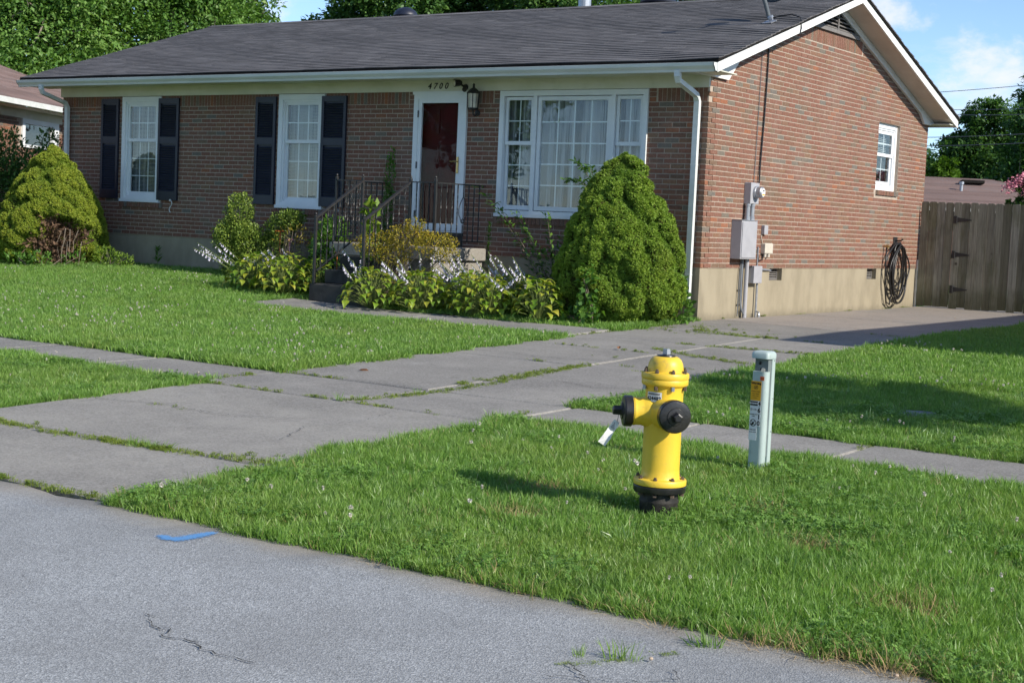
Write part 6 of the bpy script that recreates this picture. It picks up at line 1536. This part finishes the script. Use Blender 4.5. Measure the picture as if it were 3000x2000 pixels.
def clover(seed, n, rad, h0, h1, s0, mat):
    r_ = np.random.default_rng(seed); Vs = []; fs = []; T = []
    for q in range(n):
        a, rr = r_.uniform(0, 6.28), rad*math.sqrt(r_.random()); c = np.array([rr*math.cos(a), rr*math.sin(a), r_.uniform(h0, h1)]); tl = r_.normal(0, .35, 2); t0 = r_.uniform(0, 6.28); s = s0*r_.uniform(.7, 1.2); tn = r_.uniform(.2, .9)
        for k in range(3):
            t = t0+k*2.094; d = np.array([math.cos(t), math.sin(t), tl[0]*math.cos(t)+tl[1]*math.sin(t)]); e = np.array([-math.sin(t), math.cos(t), -tl[0]*math.sin(t)+tl[1]*math.cos(t)]); i_ = len(Vs); Vs += [c, c+d*s*.7-e*s*.48, c+d*s*1.05, c+d*s*.7+e*s*.48]; fs.append((i_, i_+1, i_+2, i_+3)); T.append(tn)
        i_ = len(Vs); w_ = np.array([.0012, 0, 0]); g = np.array([c[0]*.7, c[1]*.7, -.01]); Vs += [g-w_, g+w_, c+w_, c-w_]; fs.append((i_, i_+1, i_+2, i_+3)); T.append(.3)
    me = bpy.data.meshes.new('clover'); me.from_pydata([tuple(v) for v in Vs], [], fs); me.materials.append(mat); a_ = me.attributes.new('tone', 'FLOAT', 'FACE'); a_.data.foreach_set('value', np.array(T, np.float32)); me.update(); return me
def flower_head(seed, tint):
    r_ = np.random.default_rng(seed); m = MB(); h = r_.uniform(.06, .095); n = 46; P = unit(r_.normal(0, 1, (n, 3))+np.array([0, 0, .35]))
    for p in P:
        s = unit(np.cross(p, [.3, .2, .9]))*.0032; b = p*.004; m.add([b-s+[0, 0, h], b+s+[0, 0, h], p*.0125+[0, 0, h]], [(0, 1, 2)])
    me = m.mesh('flower_head', M_petal); return me
def scatter(name, label, P, rot, scl, vid, variants, kind='stuff', parent=None):
    src = []
    for me in variants: src.append(bpy.data.objects.new('source_'+me.name, me))
    pm = bpy.data.meshes.new(name); pm.vertices.add(len(P)); pm.vertices.foreach_set('co', np.asarray(P, np.float32).ravel())
    a_ = pm.attributes.new('rot', 'FLOAT_VECTOR', 'POINT'); a_.data.foreach_set('vector', np.asarray(rot, np.float32).ravel())
    a_ = pm.attributes.new('scl', 'FLOAT', 'POINT'); a_.data.foreach_set('value', np.asarray(scl, np.float32)); a_ = pm.attributes.new('vid', 'INT', 'POINT'); a_.data.foreach_set('value', np.asarray(vid, np.int32))
    o = link(name, pm, parent); tag(o, label, kind=kind)
    g = bpy.data.node_groups.new(name, 'GeometryNodeTree'); g.interface.new_socket('Geometry', in_out='INPUT', socket_type='NodeSocketGeometry'); g.interface.new_socket('Geometry', in_out='OUTPUT', socket_type='NodeSocketGeometry')
    N = g.nodes; gi, go = N.new('NodeGroupInput'), N.new('NodeGroupOutput'); iop = N.new('GeometryNodeInstanceOnPoints'); iop.inputs['Pick Instance'].default_value = True
    ji = N.new('GeometryNodeGeometryToInstance')
    for s in reversed(src):
        oi = N.new('GeometryNodeObjectInfo'); oi.inputs[0].default_value = s; g.links.new(oi.outputs['Geometry'], ji.inputs[0])
    def na(t, nm):
        n_ = N.new('GeometryNodeInputNamedAttribute'); n_.data_type = t; n_.inputs[0].default_value = nm; return n_.outputs[0]
    e2r = N.new('FunctionNodeEulerToRotation'); g.links.new(na('FLOAT_VECTOR', 'rot'), e2r.inputs[0])
    g.links.new(gi.outputs[0], iop.inputs['Points']); g.links.new(ji.outputs[0], iop.inputs['Instance']); g.links.new(na('INT', 'vid'), iop.inputs['Instance Index']); g.links.new(e2r.outputs[0], iop.inputs['Rotation']); g.links.new(na('FLOAT', 'scl'), iop.inputs['Scale']); g.links.new(iop.outputs[0], go.inputs[0])
    m = o.modifiers.new('scatter', 'NODES'); m.node_group = g; return o
def in_frame(x, y, z, pad=.55):
    u, v, d = project(np.stack([x, y, z], -1)); return (d > 2) & (u > -3000*pad) & (u < 3000*(1+pad)) & (v < 2000*(1+pad)) & (v > -200)
def lawn(x, y, g=.0):
    """True on grass; g widens the paved areas"""
    j = .045*vnoise(x, y, .45)+.02*vnoise(y, x, .12)
    ok = (y > -12.60+g+j)
    ok &= ~((x < .05) & (y > -8.93-g+j) & (y < -7.83+g+j)); ok &= ~((x > 3.0) & (y > -8.80-g+j*1.6) & (y < -7.80+g+j))
    ok &= ~((x > .03-g+j) & (x < 3.04+g+j) & (y > -8.9) & (y < 9.5)); ok &= ~((x > .20-g+j) & (x < 3.14+g+j*2) & (y <= -8.9)); ok &= ~((y < -11.3) & (x > -.9) & (x < 3.27+g+j*2))
    ok &= ~((x > -5.25) & (x < .05) & (y > -3.20-g+j) & (y < -2.12+g+j)); ok &= ~((x > HX0-.05) & (x < .05) & (y > -.02) & (y < HD)); ok &= ~((x > LX0) & (x < LX1) & (y > LY)); ok &= ~((x > -4.95) & (x < -3.85) & (y > -2.2))
    ok &= ~(((x-5.24)**2+(y+6.16)**2) < .022); ok &= ~(((x-hx)**2+(y-hy)**2) < .0098); ok &= ~((x < -15.8+(-.534)*(y+.9)) & (y > -4)); ok &= y < 9
    return ok
def cand(n, x0, x1, y0, y1): return rng.uniform(x0, x1, n), rng.uniform(y0, y1, n)
def put(name, label, x, y, smin, smax, variants, tilt=.12, zoff=0, kind='stuff', dscale=True):
    z = gz(x, y)+zoff; n = len(x); d = depth(np.stack([x, y, z], -1)); s = rng.uniform(smin, smax, n)
    rot = np.stack([rng.normal(0, tilt, n), rng.normal(0, tilt, n), rng.uniform(0, 6.28, n)], -1)
    return scatter(name, label, np.stack([x, y, z], -1), rot, s, rng.integers(0, len(variants), n), variants, kind)
GSH = [tuft(100+k, 30, .060, .032, .066, .0026, M_grass, .55) for k in range(6)] 
GTL = [tuft(120+k, 28, .055, .045, .100, .0029, M_grass, .5) for k in range(8)]
GWD = [tuft(130+k, 34, .085, .040, .085, .0042, M_grass, .6) for k in range(5)]
CLV = [clover(140+k, 24, .075, .015, .055, .0105, M_clover) for k in range(5)]
# mown lawn
x, y = cand(560000, -19, 15, -12.7, 9); z = gz(x, y); ok = lawn(x, y) & in_frame(x, y, z); x, y = x[ok], y[ok]
d = depth(np.stack([x, y, gz(x, y)], -1)); verge = (y < -8.6) & (x > 2.5)
bare = (((x-5.06)/.16)**2+((y+11.45)/.10)**2 < 1) | (((x-6.47)/.15)**2+((y+11.08)/.10)**2 < 1) | (((x-7.29)/.16)**2+((y+11.84)/.12)**2 < 1) | (((x-5.95)/.12)**2+((y+10.5)/.1)**2 < 1) | (((x-4.75)/.15)**2+((y+10.75)/.06)**2 < 1)
pr = np.clip((9.5/d)**1.15, 0, 1)*(1+.35*vnoise(x, y, 1.1))*.95; pr[bare & (rng.random(len(x)) < .8)] = 0
pr[(y > -.55) & (x < 0)] *= .6
k = rng.random(len(x)) < pr; x, y, d, verge = x[k], y[k], d[k], verge[k]
far = d > 13.5; tallm = (vnoise(x+7, y, .9) > (.15 if True else 0)) & (~far)
tallm = (~far) & ((verge & (vnoise(x+7, y, .8) > -.25)) | (vnoise(x+7, y, .8) > .55)) & (y > -12.45) & ((x-hx-.15)**2+(y-hy+.2)**2 > .16)
put('lawn_grass', 'short mown green lawn grass', x[~far & ~tallm], y[~far & ~tallm], .75, 1.2, GSH)
put('lawn_grass', 'taller shaggy grass of the verge round the hydrant', x[tallm], y[tallm], .70, 1.15, GTL)
put('lawn_grass', 'green lawn grass towards the house', x[far], y[far], .85, 1.35, GWD)
print('tufts', len(x), int(far.sum()), int(tallm.sum()))
# tall blades hanging over paving edges and round the hydrant
x, y = cand(60000, -3, 8, -12.7, -7.5); ed = lawn(x, y) & ~lawn(x, y, .10) & in_frame(x, y, gz(x, y)); hyr = ((x-hx)**2+(y-hy)**2 < .04) & lawn(x, y); k = ed & (rng.random(len(x)) < .5)
put('edge_grass', 'long grass blades leaning over the paving edges', x[k], y[k], .55, 1.0, GTL, .25)
GCO = [tuft(190+k, 20, .05, .07, .135, .0042, M_coarse, .75) for k in range(4)]
x, y = cand(1500, -16, 9, -12.5, -3); ok = lawn(x, y, .03) & in_frame(x, y, gz(x, y)) & (vnoise(x-9, y+3, .7) > .1); x, y = x[ok], y[ok]
put('coarse_grass', 'coarse pale clumps standing above the lawn', x, y, .5, 1.0, GCO, .2)
# clover and clover blossom
x, y = cand(170000, -18, 13, -12.7, 2); ok = lawn(x, y, .01) & in_frame(x, y, gz(x, y)); x, y = x[ok], y[ok]; d = depth(np.stack([x, y, gz(x, y)], -1))
cm_ = .75*vnoise(x-3, y+5, 1.3)+.55*vnoise(x+4, y, .35)+.55*np.exp(-((y+12.35)/.35)**2)+.9*np.exp(-((y+7.62)/.22)**2)*(x > 3)+.5*np.exp(-((y+8.9)/.3)**2)*(x < 0); k = (rng.random(len(x)) < np.clip((9/d)**1.1, 0, 1)*np.clip((cm_-.15)*.9, 0, .6)); x, y = x[k], y[k]
put('clover', 'clover leaves mixed into the lawn', x, y, .8, 1.35, CLV, .1)
x, y = cand(4000, -16, 10, -12.5, -1.0); ok = lawn(x, y, .03) & in_frame(x, y, gz(x, y)); x, y = x[ok], y[ok]
fm = vnoise(x+1, y-2, 1.6)+.35*vnoise(x, y, .5)+.5*((x < .3) & (y < -4.5)); k = (fm > .30) & ((y > -9) | (rng.random(len(x)) < .35)); x, y = x[k], y[k]
ex_ = np.array([(4.62, -9.35), (4.70, -9.42), (4.80, -9.30), (4.85, -9.4), (4.78, -9.5), (6.4, -12.1), (6.35, -12.22), (7.2, -10.2), (7.45, -11.3), (7.5, -11.5), (7.1, -10.9), (3.4, -9.5), (3.55, -9.8), (3.9, -9.7), (4.1, -9.6), (4.25, -9.9), (3.75, -10.1)]); x = np.concatenate([x, ex_[:, 0]]); y = np.concatenate([y, ex_[:, 1]])
put('clover_blossom', 'white clover blossoms dotted over the lawn', x, y, .8, 1.25, [flower_head(150+k, 0) for k in range(4)], .15)
# dry straw
ST = [tuft(160+k, 16, .07, .05, .12, .0016, M_straw, 2.2) for k in range(4)]
x, y = cand(26000, 2.8, 10, -12.75, -9); ok = in_frame(x, y, gz(x, y)); bare = (((x-5.06)/.2)**2+((y+11.45)/.13)**2 < 1) | (((x-6.47)/.2)**2+((y+11.08)/.13)**2 < 1) | (((x-7.29)/.2)**2+((y+11.84)/.15)**2 < 1) | (((x-5.95)/.15)**2+((y+10.5)/.13)**2 < 1) | (((x-4.75)/.2)**2+((y+10.75)/.09)**2 < 1)
edge_ = (np.abs(y+12.57+.06*vnoise(x, y, .4)) < .10) & (x > 3.3) & (vnoise(x, y, .5) > -.25); k = ok & ((bare & (rng.random(len(x)) < .75)) | (edge_ & (rng.random(len(x)) < np.clip((x-4.6)/5.5, .03, .45))) | (lawn(x, y) & (rng.random(len(x)) < .02)))
put('dry_straw', 'dry straw thatch along the road edge and in bare spots', x[k], y[k], .5, 1.0, ST, .3)
# weeds in the joints of the paving
def along(pts, per_m, wd):
    X, Y = [], []
    for (a, b), (c, d_) in zip(pts[:-1], pts[1:]):
        n = int(math.hypot(c-a, d_-b)*per_m); t = rng.random(n); X.append(a+(c-a)*t+rng.normal(0, wd, n)); Y.append(b+(d_-b)*t+rng.normal(0, wd, n))
    return np.concatenate(X), np.concatenate(Y)
JW = [tuft(170+k, 14, .03, .012, .034, .0026, M_joint, .9) for k in range(3)]+[clover(175+k, 10, .03, .006, .018, .008, M_joint) for k in range(2)]
JX, JY = [], []
for pts, pm_, wd, thr in (([(.1, -8.92), (1.65, -8.90), (2.62, -8.95)], 60, .012, -.3), ([(1.69, -8.85), (1.77, -8.3), (1.84, -7.4), (1.77, -6.62), (1.66, -5.45)], 150, .03, -.55), ([(1.66, -7.4), (1.66, -5.4)], 170, .045, -.8), ([(.3, -11.33), (1.4, -11.37), (2.0, -11.33), (2.6, -11.28), (3.1, -11.2)], 190, .03, -.5), ([(1.75, -11.35), (2.35, -11.30)], 200, .03, -2), ([(2.7, -11.2), (3.15, -10.9)], 40, .03, 0), ([(2.2, -12.53), (2.9, -12.54), (3.3, -12.52)], 130, .018, -.6),
    ([(0, -7.87), (.3, -7.86), (.8, -7.84)], 60, .02, -.2), ([(0.0, -8.9), (0.02, -8.0)], 90, .022, -.4), ([(1.3, -2.82), (2.0, -2.78), (2.95, -2.72)], 150, .03, -.6), ([(1.36, -3.5), (1.9, -3.8), (2.3, -3.95), (2.85, -4.1)], 140, .035, -.6), ([(.6, -1.30), (1.3, -1.42), (1.86, -1.44)], 170, .05, -.6), ([(1.86, -1.44), (3.0, -1.43)], 60, .02, -.1), ([(1.4, .18), (2.9, .02)], 35, .012, .1), ([(3.0, -8.3), (3.1, -8.75)], 60, .02, -.2),
    ([(-.03, -3.2), (0, -2.2)], 50, .02, 0), ([(.2, -3.9), (1.5, -3.95)], 50, .02, .1), ([(.6, -5.4), (1.3, -5.38)], 60, .02, .1), ([(1.6, -5.3), (2.6, -4.9)], 45, .03, .2), ([(1.66, -5.4), (2.9, -5.44)], 40, .012, .1), ([(1.2, -4.7), (1.55, -4.6)], 60, .02, -.2), ([(.0, .5), (.03, 3), (.03, 7.9)], 30, .012, .25), ([(5.53, -7.9), (5.53, -8.6)], 40, .02, -.2), ([(.8, -10.05), (1.5, -10.1), (1.9, -10.0)], 16, .03, .1)):
    X, Y = along(pts, pm_, wd); k = vnoise(X*2.3, Y*2.3, .8) > thr; JX.append(X[k]); JY.append(Y[k])
# broad weedy patch where the walk meets the drive
X = rng.normal(.55, .42, 520); Y = -1.15+rng.normal(0, .30, 520); k = (X > -.1) & (vnoise(X, Y, .35) > -.15); JX.append(X[k]); JY.append(Y[k])
JX, JY = np.concatenate(JX), np.concatenate(JY)
kk = rng.random(len(JX)) < .62; JX, JY = JX[kk], JY[kk]
put('joint_weeds', 'grass and low weeds growing in the paving joints', JX, JY, .45, 1.15, JW, .15, .004)
BW = [tuft(180+k, 22, .04, .05, .11, .003, M_grass, .7) for k in range(3)]
X = np.array([2.10, 2.16, 2.22, 2.05, 1.74, 1.70, 2.3, 6.83, 6.86, 6.80, 1.62, 6.66, 6.55, 6.72]); Y = np.array([-11.34, -11.32, -11.33, -11.35, -8.1, -8.75, -11.3, -12.78, -12.76, -12.79, -8.9, -13.15, -13.22, -13.13])
put('grass_tuft', 'long grass tufts in the apron joint and the road edge crack', X, Y, .45, .95, BW, .2, .0)
# moss lines along the road cracks
X, Y = along([(6.54, -13.38), (6.62, -13.30), (6.71, -13.15)], 140, .012); X2, Y2 = along([(6.74, -13.02), (6.80, -12.97)], 200, .015); put('crack_moss', 'yellowish moss tufts along a crack of the asphalt', np.concatenate([X, X2]), np.concatenate([Y, Y2]), .18, .4, JW[:3], .2, .004)
# planting bed litter under shrubs and hostas
m = MB()
for (a, b, c, d_) in ((-7.9, -5.0, -2.15, -.03), (-3.84, -1.2, -2.15, -.03), (-1.3, .02, -1.75, -.03), (-12.85, -10.7, -1.9, -.03)):
    n1, n2 = 10, 6; vs = [(a+(c_-0)*0+(b-a)*i_/n1, c+(d_-c)*j_/n2+.05*math.sin(i_*2.1)*(j_ == 0), G0(a+(b-a)*i_/n1, c+(d_-c)*j_/n2)+.004+.008*((i_*7+j_*3) % 3)) for c_ in (0,) for i_ in range(n1+1) for j_ in range(n2+1)]
    m.add(vs, [(i_*(n2+1)+j_, (i_+1)*(n2+1)+j_, (i_+1)*(n2+1)+j_+1, i_*(n2+1)+j_+1) for i_ in range(n1) for j_ in range(n2)])
tag(m.build('planting_bed', M_mulch), 'dark planting soil under the shrubs', kind='structure')
